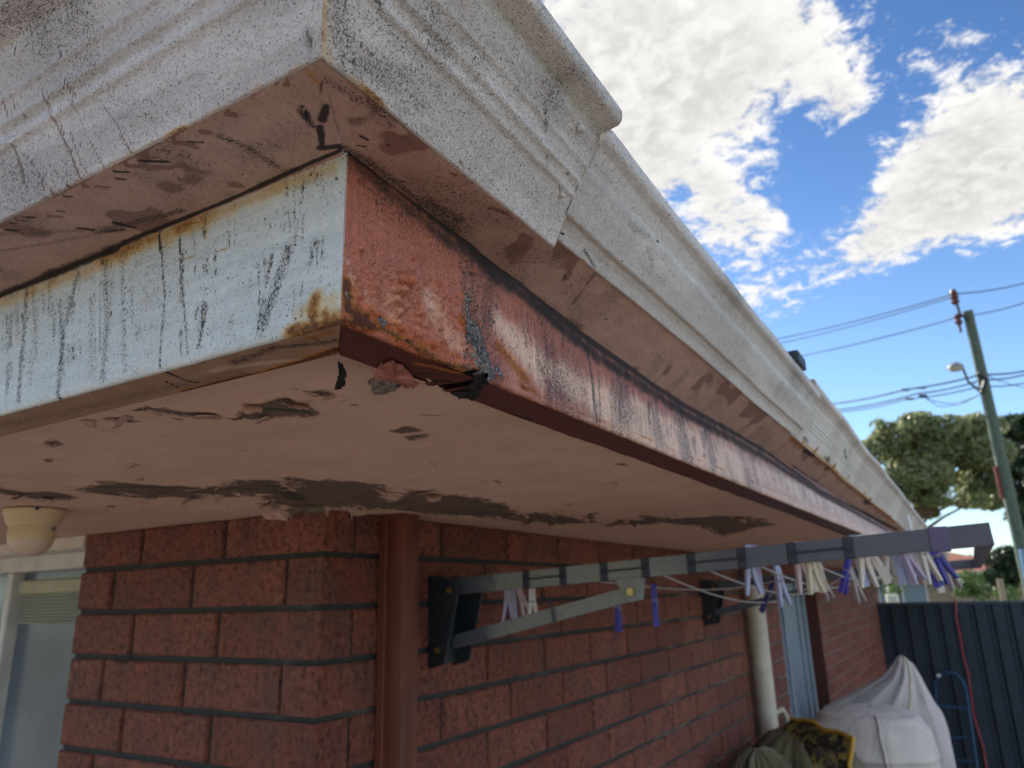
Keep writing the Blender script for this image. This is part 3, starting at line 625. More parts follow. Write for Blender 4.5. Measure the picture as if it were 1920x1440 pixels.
# its lip underneath (own colour)
lp = resample(bend([(EX-.0405, .0735), (EX-.0405, .0610), (EX-.0015, .0601)], (1,), .004), .0016)
P = run('y', lp, None, -2.9, far=-.10); Pf = P.reshape(-1, 3)
rag = (fbm(P, 55, 3, 3)-.5)*.012+(fbm(P, 14, 2, 6)-.5)*.012
edge = strokes(Pf, SB, [([(630, 690), (560, 700), (470, 728), (400, 745)], 16, 1.)]).reshape(P.shape[:2])
O = np.repeat(lp[:, 0][:, None], P.shape[1], 1); kp = (O-(EX-.041)) > (rag*.6)*edge
kp = kp[:-1, :-1]
at = faceattrs(P, SB, {'rust': [([(636, 655), (560, 682), (500, 700), (440, 712), (350, 735)], 20, 1.15), ([(620, 620), (560, 640)], 12, .5), ([(350, 745), (240, 770)], 7, .6)],
     'chalk_sheen': [([(590, 670), (420, 690), (330, 715)], 13, .9)], 'grime_shade': [([(302, 692), (345, 712), (368, 718)], 6, 1.1), ([(365, 662), (382, 680)], 3, 1.1), ([(310, 715), (335, 728)], 4, 1.), ([(645, 650), (600, 700)], 8, .8), ([(560, 620), (630, 655)], 12, .5)],
     'mould_shade': [([(630, 640), (520, 650), (440, 680)], 22, .95), ([(0, 800), (440, 700)], 30, .6)]})
lip_f = part(newobj('fascia_lip', gridkeep('fascia_lip', P, kp, False, at), M['lip_brown']))

# side (right in the photo) fascia: a corner piece and the long board behind the broken seam
YS = float(U(897, 690, 0, EX)[1])
Pall = []
def side_fascia(s0, s1, far, dxo, seed, fine=.0016):
    P = run('x', fprof if s0 is not None else fprof1, s0, s1, far=far, dx=lambda y, z: drift(y)*np.clip(1-(z-.06)/.095, 0, 1)+dxo, fine=fine); Pf = P.reshape(-1, 3)
    mould_shade = strokes(Pf, SR, [([(1060, 600), (1050, 690)], 10, .9), ([(1100, 640), (1112, 790)], 11, 1.1), ([(1120, 700), (1118, 800)], 6, 1.), ([(975, 560), (985, 650)], 14, .75), ([(905, 560), (930, 640)], 12, .6), ([(1165, 700), (1168, 820)], 12, .85), ([(1230, 750), (1235, 850)], 8, .7),
         ([(1000, 600), (1010, 700)], 12, .8), ([(700, 470), (705, 520)], 20, .3), ([(1010, 560), (1300, 760)], 22, .55), ([(1100, 620), (1250, 730)], 22, .8)] + colstreaks(90, TR, BR, 900, 1640, (2, 5), (.5, .95), seed, (.4, 1.)))
    y01 = np.clip((Pf[:, 1]+.667)/1.3, 0, 1)
    mould_shade = np.maximum(mould_shade*(1-.35*sstep(Pf[:, 1], .2, .8)), .44+.42*sstep(fbm(Pf*[1, 1, .5], 22, 3, 2), .40, .62)*(Pf[:, 1] > -.56)*(1-sstep(Pf[:, 1], .1, .6)))
    mould_shade = np.maximum(mould_shade, 1.0*sstep(Pf[:, 2]-zj(Pf[:, 1]), -.045, -.008)*(.4+.6*fbm(Pf*[1, 6, 1], 12, 3)))  # top of the board darkened: gutter shadow painted in together with soot
    rust = strokes(Pf, SR, [([(650, 530), (655, 580), (690, 600)], 17, 1.05), ([(660, 570), (760, 630), (900, 695)], 24, .5), ([(665, 600), (700, 612)], 12, 1.2), ([(640, 600), (720, 618), (835, 684), (905, 702)], 8, 1.), ([(690, 600), (760, 640)], 16, .75), ([(860, 600), (905, 690)], 22, .75), ([(930, 650), (985, 715)], 20, .66), ([(905, 700), (1000, 735)], 8, .8), ([(1000, 740), (1640, 1002)], 5, .55)])
    flake = strokes(Pf, SR, [([(868, 555), (873, 610)], 8, 1.), ([(880, 625), (895, 660), (910, 695)], 27, 1.15), ([(925, 690), (935, 705)], 8, .9), ([(708, 595), (714, 612)], 6, .8), ([(650, 545), (655, 560)], 3, .8)])
    chalk_sheen = strokes(Pf, SR, [([(862, 500), (880, 560)], 26, .45), ([(800, 560), (850, 650)], 34, .55), ([(930, 600), (1010, 690)], 42, .95), ([(1010, 680), (1180, 790), (1380, 885)], 32, .95), ([(1180, 770), (1400, 870), (1650, 990)], 28, .9), ([(1300, 800), (1640, 975)], 22, .8), ([(1250, 760), (1350, 830)], 20, .7),
         ([(650, 480), (660, 560)], 14, .6), ([(690, 560), (760, 630)], 20, .30), ([(660, 420), (668, 470)], 7, .3), ([(700, 500), (720, 560)], 14, .3)])
    vv = np.clip((Pf[:, 2]-.0605)/(zj(Pf[:, 1])-.0605), 0, 1.2); chalk_sheen = np.minimum(1.3, chalk_sheen*1.1*(1-.8*sstep(vv, .45, .85))+.80*sstep(Pf[:, 1], -.56, -.25)*(1-sstep(vv, .30, .80))); chalk_sheen += (fbm(Pf*[1, 1, .18], 70, 3, 3)-.5)*.6  # worn patches, with the pale sheen of the lower face painted in
    grime_shade = strokes(Pf, SR, [([(649, 284), (733, 346), (861, 447)], 11, 1.), ([(861, 450), (974, 532), (1120, 649), (1282, 760), (1428, 842), (1537, 922), (1690, 999)], 17, 1.05), ([(861, 462), (980, 552), (1120, 670), (1290, 780), (1430, 858), (1540, 930), (1660, 995)], 34, .80), ([(655, 300), (733, 365), (861, 472)], 34, .66), ([(770, 378), (880, 465)], 20, .7)])  # soot under the gutter; the wide strokes paint in its soft shadow
    drip = strokes(Pf, SR, colstreaks(130, TR, BR, 1150, 1660, (2, 6), (.4, .85), seed+1, (.5, 1.))+[([(650, 300), (860, 450)], 26, .35)])
    # blisters in the old paint
    bl = np.zeros(len(Pf)); r = np.random.default_rng(5)
    cs = [(757, 527, 15, 3.0), (746, 546, 13, 2.4), (731, 563, 12, 2.2), (742, 585, 10, 1.8), (772, 540, 8, 1.2)]
    cs += [(r.normal(770, 62), r.normal(578, 48), r.uniform(3, 9), r.uniform(.4, 1.2)) for _ in range(330)]
    cs += [(r.uniform(660, 720), r.uniform(450, 590), r.uniform(3, 6), r.uniform(.2, .6)) for _ in range(50)]
    if s0 is None:
        for x, y, rad, hh in cs:
            c = UP(x, y, *SR); rm = rad/FPX*np.dot(c-CAM, MR[2]); d = np.linalg.norm(Pf-c, axis=1)/rm
            bl = np.maximum(bl, hh*.0032*np.sqrt(np.clip(1-d*d, 0, 1)))
    wav = (fbm(Pf, 8, 2, 1)-.5)*.004+(fbm(Pf, 70, 3, 2)-.5)*.0007*(1+2*rust)+rust*(fbm(Pf, 160, 2, 7)-.5)*.0012+flake*(fbm(Pf, 120, 3, 8)-.3)*.004
    P[..., 0] += (bl+wav).reshape(P.shape[:2]); 
    # ragged bottom edge at the rusted seam
    cut = strokes(Pf, SR, [([(872, 700), (905, 708)], 10, 1.), ([(888, 690), (896, 703)], 6, 1.2)])
    kp = ((cut*(.6+.8*fbm(Pf, 130, 3, 3)) < .55) | (Pf[:, 2] > .092)).reshape(P.shape[:2])[:-1, :-1]
    zz = P[:-1, :-1, 2]
    kp &= ~((zz < .0632) & (np.repeat((fprof if s0 is not None else fprof1)[:, 0][:, None], P.shape[1], 1)[:-1, :-1] < EX-.0035))   # the lip is its own sheet
    o = part(newobj('fascia', gridkeep('fascia', P, kp, True, {'mould_shade': mould_shade, 'rust': rust, 'grime_shade': grime_shade, 'drip': drip, 'chalk_sheen': chalk_sheen, 'flake': flake}), M['fascia_red']))
    return o
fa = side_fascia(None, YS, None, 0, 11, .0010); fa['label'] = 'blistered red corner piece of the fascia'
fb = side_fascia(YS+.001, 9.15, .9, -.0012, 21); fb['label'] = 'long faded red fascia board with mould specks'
def side_lip(s0, s1, far, seed, spec, hole=None):
    P = run('x', lp, s0, s1, far=far, dx=lambda y, z: drift(y)*np.clip(1-(z-.06)/.095, 0, 1)); Pf = P.reshape(-1, 3)
    O = np.repeat(lp[:, 0][:, None], P.shape[1], 1); w_ = (fbm(P, 75, 3, seed)-.35)*.024
    e = (strokes(Pf, SB, hole) if hole else np.zeros(len(Pf))).reshape(P.shape[:2])
    kp = ((O-(EX-.041)) > w_*(.35+e)+e*.012)[:-1, :-1]
    P[..., 2] += ((fbm(P, 20, 2, seed)-.5)*.003*np.clip((EX-.004-O)/.012, 0, 1))
    return part(newobj('fascia_lip', gridkeep('fascia_lip', P, kp, True, faceattrs(P, SB, spec)), M['lip_red']))
side_lip(None, YS-.004, None, 4, {'rust': [([(660, 605), (830, 690)], 6, .9), ([(780, 680), (870, 700)], 14, .8)], 'grime_shade': [([(690, 690), (860, 705)], 10, .8), ([(630, 640), (640, 690)], 6, .6)]}, [([(700, 700), (800, 712), (870, 716)], 18, 1.)])
side_lip(YS+.006, 9.1, .6, 8, {'grime_shade': [([(860, 740), (905, 715)], 24, 1.2), ([(905, 765), (1000, 790)], 10, .7)], 'rust': [([(960, 740), (1640, 1006)], 5, .5)], 'chalk_sheen': [([(1150, 860), (1300, 905)], 5, .7)]}, [([(850, 770), (930, 790)], 22, .7)])
# timber behind the sheet metal, near-black to stand for the dark inside
g = MB(); g.box((EX-.034, -EX+.01, .067), (EX-.006, 9.0, .158)); g.box((-2.9, -EX+.006, .067), (EX-.036, -EX+.034, .158)); part(g.build('fascia_timber_dark_inside', M['under']))

# --- bits hanging at the corner
def loose(pts, plane, val, mat, name, th=.0012, cz=.004, tilt=None, label=None):
    rr_ = np.random.default_rng(int(sum(x+y for x, y in pts))); fp = []
    for a_, b_ in zip(pts, pts[1:]+pts[:1]):
        for s_ in (0, .25, .5, .75): fp.append((a_[0]+(b_[0]-a_[0])*s_+rr_.normal(0, 1.6), a_[1]+(b_[1]-a_[1])*s_+rr_.normal(0, 1.2)))
    Q = [U(x, y, plane, val) for x, y in fp]; n = np.array([.5, -.7, -.5]); n /= np.linalg.norm(n)
    c = sum(Q)/len(Q); g = MB(); k = len(Q); V = [q+rng.normal(0, cz*.3, 3) for q in Q]+[c+n*cz]+[q-n*th+rng.normal(0, cz*.1, 3) for q in Q]+[c-n*th]
    F = [(i, (i+1) % k, k) for i in range(k)]+[((i+1) % k+k+1, i+k+1, 2*k+1) for i in range(k)]+[(i+k+1, (i+1) % k+k+1, (i+1) % k, i) for i in range(k)]
    g.add(V, F); o = part(g.build(name, M[mat], smooth=True)); 
    if label: o['label'] = label
    return o
M['flake_red'] = plain('peeled_salmon_paint', (.42, .17, .135), .5, var=.3, vs=80, bump=.0012, bs=160)
M['crumb'] = plain('rust_crumble', (.22, .19, .165), .9, var=.6, vs=160, bump=.003, bs=180)
M['black_felt'] = plain('black_felt', (.012, .011, .012), .9, bump=.002, bs=200)
loose([(708, 690), (728, 676), (752, 684), (768, 700), (782, 722), (766, 724), (745, 722), (722, 716), (703, 706)], 2, .058, 'flake_red', 'hanging_paint_flake', cz=.004)
loose([(690, 716), (704, 706), (728, 712), (752, 722), (740, 732), (716, 739), (700, 735)], 2, .0585, 'crumb', 'rust_crumb', cz=.004)
loose([(634, 678), (645, 684), (650, 704), (642, 724), (634, 731), (627, 727), (635, 706)], 2, .0575, 'black_felt', 'felt_scrap', cz=.002)
loose([(852, 736), (868, 733), (880, 722), (893, 712), (905, 703), (914, 716), (903, 728), (898, 744), (884, 752), (872, 746), (862, 746)], 2, .060, 'black_felt', 'felt_scrap', cz=.004)
for (cx_, cy_, r_) in ((885, 668, 7), (893, 682, 8), (904, 690, 7), (896, 650, 5), (876, 640, 4), (900, 700, 6), (880, 690, 5), (873, 615, 4)):
    a = np.random.default_rng(int(cx_+cy_)).uniform(.5, 1.2, 9)
    Q = [(cx_+r_*a[i]*math.cos(i*.7), cy_+r_*1.3*a[i]*math.sin(i*.7)) for i in range(9)]
    c = [UP(x, y, (EX+.002, 0, 0), np.array([1., 0, 0])) for x, y in Q]; g = MB(); n = np.array([1., -.2, 0]); ctr = sum(c)/9+n*.0035
    g.add([q-n*.004 for q in c]+[q+n*.001 for q in c]+[ctr], [(i, (i+1) % 9, 9+(i+1) % 9, 9+i) for i in range(9)]+[(9+i, 9+(i+1) % 9, 18) for i in range(9)])
    part(g.build('rust_crumb', M['crumb']))

# --- gutters
def gprof(bo, bz, to, tz, bead, ridges, step=None, top=.010):
    """(bo,bz) bottom outer corner, (to,tz) under the bead, bead = (outer o, low z, high z)"""
    L = math.hypot(to-bo, tz-bz); u = np.array([(to-bo)/L, (tz-bz)/L]); n = np.array([u[1], -u[0]]); pts = []
    for k in range(1, 90):
        s = k/90; h = -.0016*math.sin(math.pi*s)
        for c, w_, a in ridges: h += a*math.exp(-((s-c)/w_)**2)
        if step: 
            for c, w_, a in step: h += a/(1+math.exp(-(s-c)/w_))
        p = np.array([bo, bz])+u*L*s+n*h; pts.append(tuple(p))
    p0 = [(EX-.004, bz), (bo-.004, bz), (bo-.0012, bz+.0008)]
    b = [(bead[0]-.003, bead[1]-.002), (bead[0]-.0006, bead[1]+.0006), (bead[0], bead[1]+.003), (bead[0]+.0004, bead[2]-.003), (bead[0]-.001, bead[2]-.0006), (bead[0]-.004, bead[2]), (bead[0]-.014, bead[2]+.001), (bead[0]-.018, bead[2]-.004)]
    return np.array(p0+pts+b)
R1 = [(.44, .030, .0017), (.56, .030, .0017), (.70, .022, .0010)]
G1 = gprof(.7085, .1600, .7525, .2360, (.7655, .2405, .2515), R1, step=[(.93, .012, -.003)])
G2 = gprof(.7065, .1685, .7430, .2300, (.7520, .2320, .2440), [(.20, .05, .0012)], step=[(.235, .010, .0050), (.76, .02, -.0034)])
G3 = gprof(.7055, .1660, .7440, .2370, (.7560, .2410, .2530), [(.40, .012, .0012), (.48, .012, .0012), (.56, .012, .0012), (.9, .03, -.001)])
SGR = ((.7085, 0, .160), np.array([.862, 0, -.507])); SGL = ((0, -.7285, .160), np.array([0, -.862, -.507])); SGB = ((0, 0, .1605), np.array([0, 0, 1.]))
def gutter(name, P, spec, flip, mat, uspec=None, label=None):
    if not flip: P[0, :, 2] = zj(P[0, :, 1])
    Pf = P.reshape(-1, 3); n0 = 2
    a = {k: v for k, v in spec.items()}
    o = part(newobj(name, gridmesh(name, P[n0:], True, flip, {k: v.reshape(P.shape[:2])[n0:] for k, v in a.items()}), mat))
    if label: o['label'] = label
    # base of the gutter: shade and warm bounce painted in as pink, plus dirt
    B = P[:n0+1]; k = 64; s = np.linspace(0, 1, k); B2 = np.concatenate([B[0][None]*(1-s[:, None, None])+B[1][None]*s[:, None, None], B[2][None]], 0)
    Bf = B2.reshape(-1, 3); B2 = B2.copy(); B2[..., 2] += ((fbm(Bf, 9, 2, 3)-.5)*.0022).reshape(B2.shape[:2])
    u = part(newobj('gutter_base', gridmesh('gutter_base', B2, True, flip, {kk: np.maximum(strokes(Bf, SGB, vv), {'mould_shade': .30+.35*sstep(fbm(Bf, 30, 3, 5), .45, .7), 'drip': .62*sstep(fbm(Bf, 26, 3, 9), .60, .72)}.get(kk, 0.)) for kk, vv in (uspec or {}).items()}), M['gutter_under']), o)
    u.matrix_parent_inverse = Matrix.Identity(4)
    return o
wv = lambda P, a, s=10., sd=0: P+(fbm(P, s, 2, sd)[..., None]-.5)*a
# front gutter (left)
P = run('y', G1, None, -2.9, far=.15, fine=.0010)
Pf = P.reshape(-1, 3); P = wv(P, .003, 11)
k_ = .36458
Z = lambda *p: [(x*k_, y*k_) for x, y in p]
dr = [(Z((60, 300), (75, 420), (110, 560)), 3, .7), (Z((620, 700), (690, 800)), 5, .5), (Z((150, 300), (180, 380), (240, 530), (300, 670), (360, 780), (410, 900), (470, 970)), 3.6, .95), (Z((330, 400), (400, 600), (460, 720), (550, 880), (590, 910)), 3, .75), (Z((520, 540), (600, 640), (690, 800), (720, 830)), 3, .75),
      (Z((360, 690), (420, 840), (490, 950)), 3, .7), (Z((745, 470), (775, 555)), 3, .6), (Z((60, 250), (75, 290)), 3, .8), (Z((0, 520), (30, 600)), 3, .8), (Z((60, 740), (110, 860), (150, 1000), (170, 1060)), 5, .8),
      (Z((220, 940), (235, 975)), 5, 1.), (Z((265, 965), (285, 1000)), 4, .9), (Z((350, 950), (362, 985)), 3, .8), (Z((75, 950), (95, 980)), 4, .9), (Z((90, 1010), (100, 1030)), 3, .8), (Z((280, 870), (300, 890)), 3, .8), (Z((480, 880), (485, 890)), 4, .9),
      (Z((470, 960), (490, 970)), 6, .9), (Z((500, 945), (515, 960)), 6, .9), (Z((390, 1010), (410, 1022)), 4, .9), (Z((0, 1040), (20, 1060)), 3, .6), (Z((90, 480), (95, 500)), 4, .9), (Z((45, 460), (60, 560)), 3, .8), (Z((180, 620), (215, 720)), 2.5, .7), (Z((120, 590), (130, 600)), 5, .6)]
r = np.random.default_rng(31)
for _ in range(95):
    x = r.uniform(-40, 150); y = r.uniform(60, 420); l = r.uniform(3, 24); dr.append(([(x, y), (x+l*.35, y+l)], r.uniform(1.5, 3.2), r.uniform(.5, .95)))
mo = strokes(Pf, SGL, [(Z((160, 50), (330, 250)), 34, .62), (Z((0, 600), (200, 700)), 40, .5), (Z((550, 240), (900, 200)), 40, .34), (Z((780, 430), (960, 600)), 26, .55), (Z((1570, 80), (1600, 280)), 16, .9), (Z((1000, 0), (1500, 60)), 40, .3), (Z((0, 100), (120, 40)), 24, .9)])
mo = np.maximum(mo, .44+.32*sstep(fbm(Pf, 16, 3, 8), .5, .7))
gr = strokes(Pf, SGL, [(Z((1585, 100), (1600, 230), (1590, 270)), 3, .7)])
edge = sstep(-(Pf[:, 2]-.170), -.004, .008)
ru = strokes(Pf, SGL, [([(0, 414), (590, 108)], 5, .30), (Z((850, 700), (960, 650)), 8, .5)])
gutter('gutter', P, {'mould_shade': mo, 'drip': strokes(Pf, SGL, [(a_, b_*1.05, min(.98, c_)) for a_, b_, c_ in dr]), 'grime_shade': gr, 'rust': ru, 'chalk_sheen': sstep(fbm(Pf*[.4, .4, 3], 20, 3, 5), .4, .6)}, True, M['gutter_front'],
  {'grime_shade': [([(x_, 424-.522*x_+dy_), (x_+l_, 424-.522*x_+dy_+1)], w_, 1.15) for x_, dy_, l_, w_ in ((12, 12, 22, 5), (52, 8, 12, 5), (122, 6, 14, 5), (215, 8, 26, 5), (262, 12, 55, 7), (352, 22, 30, 4))]+[([(0, 556), (232, 462)], 17, .95), ([(232, 455), (420, 376), (645, 275)], 7, 1.1), ([(612, 195), (604, 222)], 11, 1.1), ([(600, 235), (604, 268)], 10, 1.1), ([(604, 150), (600, 190)], 6, .8), ([(615, 205), (640, 240)], 6, .7), ([(574, 205), (582, 222)], 6, .8), ([(600, 275), (640, 270), (655, 280)], 11, 1.2), ([(470, 262), (490, 268)], 5, .8), ([(560, 205), (590, 235)], 7, .7), (Z((600, 912), (640, 918)), 6, 1.), (Z((590, 1145), (690, 1170)), 6, 1.15), (Z((400, 1172), (480, 1182)), 5, 1.1),
             (Z((30, 1140), (90, 1143)), 4.5, 1.1), (Z((100, 1110), (130, 1113)), 4, 1.), (Z((295, 1080), (330, 1083)), 4, 1.), (Z((160, 1065), (220, 1075)), 5, .9), (Z((480, 1200), (640, 1180)), 7, .7), (Z((1220, 860), (1270, 880)), 4, .9), ([(640, 270), (660, 280), (690, 300)], 7, 1.)],
   'drip': [([(x_, 420-.522*x_+dy_), (x_+l_, 420-.522*x_+dy_+2)], w_, 1.4) for x_, dy_, l_, w_ in ((30, 6, 20, 6), (150, 5, 16, 5), (240, 14, 30, 6), (330, 16, 30, 9), (380, 22, 12, 8), (424, 12, 16, 7), (520, 6, 20, 6), (180, 22, 24, 4), (90, 30, 26, 4), (290, 40, 40, 5))]+[(Z((720, 840), (870, 862)), 7, 1.), (Z((1170, 577), (1220, 580)), 6, .95), (Z((1060, 645), (1100, 650)), 6, .9), (Z((920, 720), (1040, 760)), 9, .7), (Z((1440, 420), (1470, 425)), 6, .9), ([(0, 420), (590, 112)], 7, .6), (Z((0, 1290), (640, 1180)), 14, .5), (Z((790, 795), (815, 800)), 5, .7)],
   'mould_shade': [(Z((1130, 690), (1300, 760), (1420, 850)), 16, 1.), (Z((500, 1190), (900, 1090), (1500, 860)), 12, .95), (Z((0, 1200), (500, 1180)), 14, .8), (Z((1550, 540), (1600, 640)), 12, 1.), (Z((660, 930), (740, 945)), 6, .8)],
   'rust': [(Z((1580, 350), (1640, 420)), 12, .5)], 'chalk_sheen': [([(300, 300), (520, 220)], 60, .4)]}, label='front gutter with brown run marks')
# side gutter, corner length
P = run('x', G1, None, -.5013, fine=.0010); Pf = P.reshape(-1, 3); P = wv(P, .003, 11)
Z2 = lambda *p: [(500+x*k_, y*k_) for x, y in p]
mo = strokes(Pf, SGR, [(Z2((380, 60), (420, 300), (700, 420)), 60, .80), (Z2((600, 100), (900, 500)), 50, .62), (Z2((700, 400), (800, 560)), 34, .72), (Z2((900, 600), (1200, 900)), 55, .45), (Z2((1440, 560), (1460, 820)), 12, .85), (Z2((1000, 200), (1500, 500)), 45, .42), (Z2((1300, 900), (1400, 1000)), 20, .5)])
mo = np.maximum(mo, .52+.3*sstep(fbm(Pf, 20, 3, 8), .45, .7))
gutter('gutter', P, {'mould_shade': mo, 'drip': strokes(Pf, SGR, [(Z2((1000, 830), (1080, 930)), 9, .55), (Z2((1080, 430), (1160, 560)), 9, .4)]), 'grime_shade': strokes(Pf, SGR, [(Z2((1180, 0), (1560, 480)), 3, .4), (Z2((1510, 930), (1530, 1010)), 2.2, .8)]),
   'rust': strokes(Pf, SGR, [(Z2((290, 0), (285, 150), (330, 300)), 12, .95), (Z2((330, 300), (620, 560)), 7, .7), (Z2((300, 20), (300, 280)), 22, .4)]), 'chalk_sheen': sstep(fbm(Pf*[.4, .4, 3], 20, 3, 6), .45, .6)*.8+strokes(Pf, SGR, [(Z2((1200, 1000), (1480, 1240)), 40, .8)])}, False, M['gutter'],
  {'grime_shade': [([(649, 284), (733, 346), (861, 445)], 9, 1.), ([(740, 355), (880, 455)], 12, .8), (Z2((260, 350), (380, 440)), 10, .55), (Z2((270, 540), (290, 650)), 9, 1.), (Z2((480, 690), (520, 710)), 4, 1.), (Z2((460, 740), (510, 745)), 4, 1.), (Z2((690, 915), (715, 918)), 3, 1.), (Z2((620, 730), (635, 740)), 2, 1.), (Z2((1040, 930), (1070, 940)), 5, .9), (Z2((940, 880), (990, 900)), 5, .7)],
   'mould_shade': [(Z2((300, 700), (520, 820), (980, 1150)), 20, 1.), (Z2((300, 400), (560, 560), (640, 640)), 18, .8), (Z2((820, 1010), (1000, 1110)), 26, 1.1)], 'drip': [(Z2((250, 330), (520, 500), (820, 740)), 9, .6), (Z2((1150, 1060), (1240, 1100)), 9, .6)],
   'rust': [(Z2((220, 300), (520, 480)), 7, .5), (Z2((900, 820), (1100, 960)), 5, .4)]}, label='corner length of the side gutter with three ridges')
# side gutter, second length
P = run('x', G2, -.504, .384, fine=.0022, dx=lambda y, z: .002); Pf = P.reshape(-1, 3); P = wv(P, .0035, 8, 5)
k6 = 320/1920; Z4 = lambda *p: [(1000+x*k6, 380+y*k6) for x, y in p]
mo = strokes(Pf, SGR, [(Z4((1100, 240), (1300, 380)), 14, .7), (Z4((1300, 520), (1350, 700)), 16, .7), (Z4((640, 540), (760, 740)), 7, 1.1), (Z4((1200, 600), (1500, 900)), 40, .55), (Z4((600, 200), (1800, 1300)), 40, .34)])
mo = np.maximum(mo, .46+.28*sstep(fbm(Pf, 14, 3, 2), .5, .7))
G2o = gutter('gutter', P, {'mould_shade': mo, 'grime_shade': strokes(Pf, SGR, [(Z4((1310, 380), (1335, 355)), 2, 1.), (Z4((1415, 435), (1435, 440)), 3, 1.1), (Z4((1300, 510), (1302, 545)), 2, 1.), (Z4((1010, 650), (1022, 655)), 2.2, 1.1), (Z4((350, 340), (420, 370)), 1.8, 1.), (Z4((320, 280), (380, 300)), 3, .7), (Z4((1515, 125), (1525, 130)), 2, 1.)]),
   'rust': strokes(Pf, SGR, [(Z4((600, 640), (760, 800)), 3, .5)]), 'chalk_sheen': sstep(fbm(Pf*[.4, .4, 3], 14, 3, 9), .4, .6), 'drip': np.zeros(len(Pf))}, False, M['gutter'],
  {'grime_shade': [([(862, 440), (1000, 545), (1209, 697), (1480, 868)], 10, 1.), (Z4((0, 590), (160, 540), (320, 530)), 5, .9), (Z4((300, 510), (325, 530)), 4, 1.1), (Z4((355, 830), (362, 855)), 2.4, 1.), (Z4((805, 1255), (825, 1260)), 2.2, 1.), ([(1280, 745), (1370, 790)], 10, .6)],
   'drip': [(Z4((440, 1050), (600, 960), (730, 880)), 7, .75), (Z4((850, 960), (940, 950)), 5, .7), (Z4((280, 1000), (310, 995)), 3, .7), ([(1060, 455), (1490, 830)], 4, .5)], 'mould_shade': [(Z4((0, 940), (500, 1230)), 18, 1.), ([(1100, 620), (1480, 860)], 13, .9), ([(1300, 760), (1480, 860)], 22, .5)]}, label='second length of the side gutter, stepped face')
# side gutter, far length, fluted
P = run('x', G3, .33, 9.2, fine=.004, far=2.5); Pf = P.reshape(-1, 3); P = wv(P, .005, 3, 6)
k5 = 280/1753; Z5 = lambda *p: [(1480+x*k5, 780+y*k5) for x, y in p]
ru = [(Z5((200, 330), (235, 280)), 6, .8), (Z5((320, 450), (370, 400)), 6, .95), (Z5((470, 540), (500, 520)), 7, .95), (Z5((540, 620), (570, 600)), 7, .95), (Z5((720, 740), (740, 720)), 6, .8), (Z5((900, 930), (920, 920)), 6, .7), (Z5((950, 1000), (990, 990)), 6, .8), (Z5((1180, 1200), (1220, 1190)), 5, .7), (Z5((180, 320), (1200, 1200)), 5, .6)]
gutter('gutter', P, {'mould_shade': np.maximum(.2, strokes(Pf, SGR, [(Z5((200, 270), (260, 330)), 6, 1.), (Z5((690, 420), (710, 510)), 5, 1.2), (Z5((440, 500), (500, 560)), 8, 1.)])), 'grime_shade': strokes(Pf, SGR, [(Z5((700, 420), (712, 520)), 3.5, .9), (Z5((300, 320), (305, 340)), 3, .9)]),
   'rust': strokes(Pf, SGR, ru), 'chalk_sheen': sstep(fbm(Pf, 6, 3, 9), .4, .6), 'drip': strokes(Pf, SGR, ru)*.6}, False, M['gutter'],
  {'grime_shade': [([(1480, 868), (1683, 993)], 8, 1.1), (Z5((180, 430), (290, 510)), 6, 1.1), (Z5((430, 640), (480, 650)), 5, 1.), (Z5((880, 1000), (940, 1040)), 5, 1.), (Z5((0, 490), (400, 780), (1180, 1330)), 7, .9)], 'rust': [(Z5((60, 300), (400, 560), (1250, 1260)), 14, .75)], 'drip': [(Z5((60, 300), (400, 560), (1250, 1260)), 16, .8)]}, label='far length of the side gutter, fluted and rust edged')
# closed edge of each overlapping length, rivets, black cap
def edge_strip(name, prof, y, th, mat):
    g = MB(); n = len(prof); q = np.array(prof); ins = q.copy(); d = np.gradient(q, axis=0); nn = np.stack([d[:, 1], -d[:, 0]], 1); nn /= np.linalg.norm(nn, axis=1)[:, None]+1e-9
    ins = q-nn*.0012; V = [(a[0], y, a[1]) for a in q]+[(a[0], y, a[1]) for a in ins]+[(a[0], y-.012, a[1]) for a in ins]
    g.add(V, [(i, i+1, n+i+1, n+i) for i in range(n-1)]+[(n+i, n+i+1, 2*n+i+1, 2*n+i) for i in range(n-1)]); return g.build(name, mat)
part(edge_strip('gutter_joint', G1, -.5013, .001, M['gutter'])); part(edge_strip('gutter_joint', G2, .384, .001, M['gutter']))
def rivet(px, py, r=.0026):
    c = UP(px, py, *SGR); n = np.array([.862, 0, -.507]); a = np.array([0, 1., 0]); b = np.cross(n, a); g = MB(); k = 14; V = []
    for rr, hh in ((1.25, -.001), (1.2, .0006), (.95, .0012), (.8, .0022), (.45, .0030)): V += [c+n*hh+(a*math.cos(2*math.pi*i/k)+b*math.sin(2*math.pi*i/k))*r*rr for i in range(k)]
    V.append(c+n*.0026); F = [(j*k+i, j*k+(i+1) % k, (j+1)*k+(i+1) % k, (j+1)*k+i) for j in range(4) for i in range(k)]+[(4*k+i, 4*k+(i+1) % k, 5*k) for i in range(k)]
    g.add(V, F); part(g.build('rivet', M['gutter'], smooth=True))
rivet(1089, 241); rivet(1055, 367, .0014)
q = U(1500, 690, 0, .748); g = MB(); g.box((.728, q[1]-.05, .249), (.756, q[1]+.01, .268), .002); part(g.build('gutter_clip', M['black_plastic']))
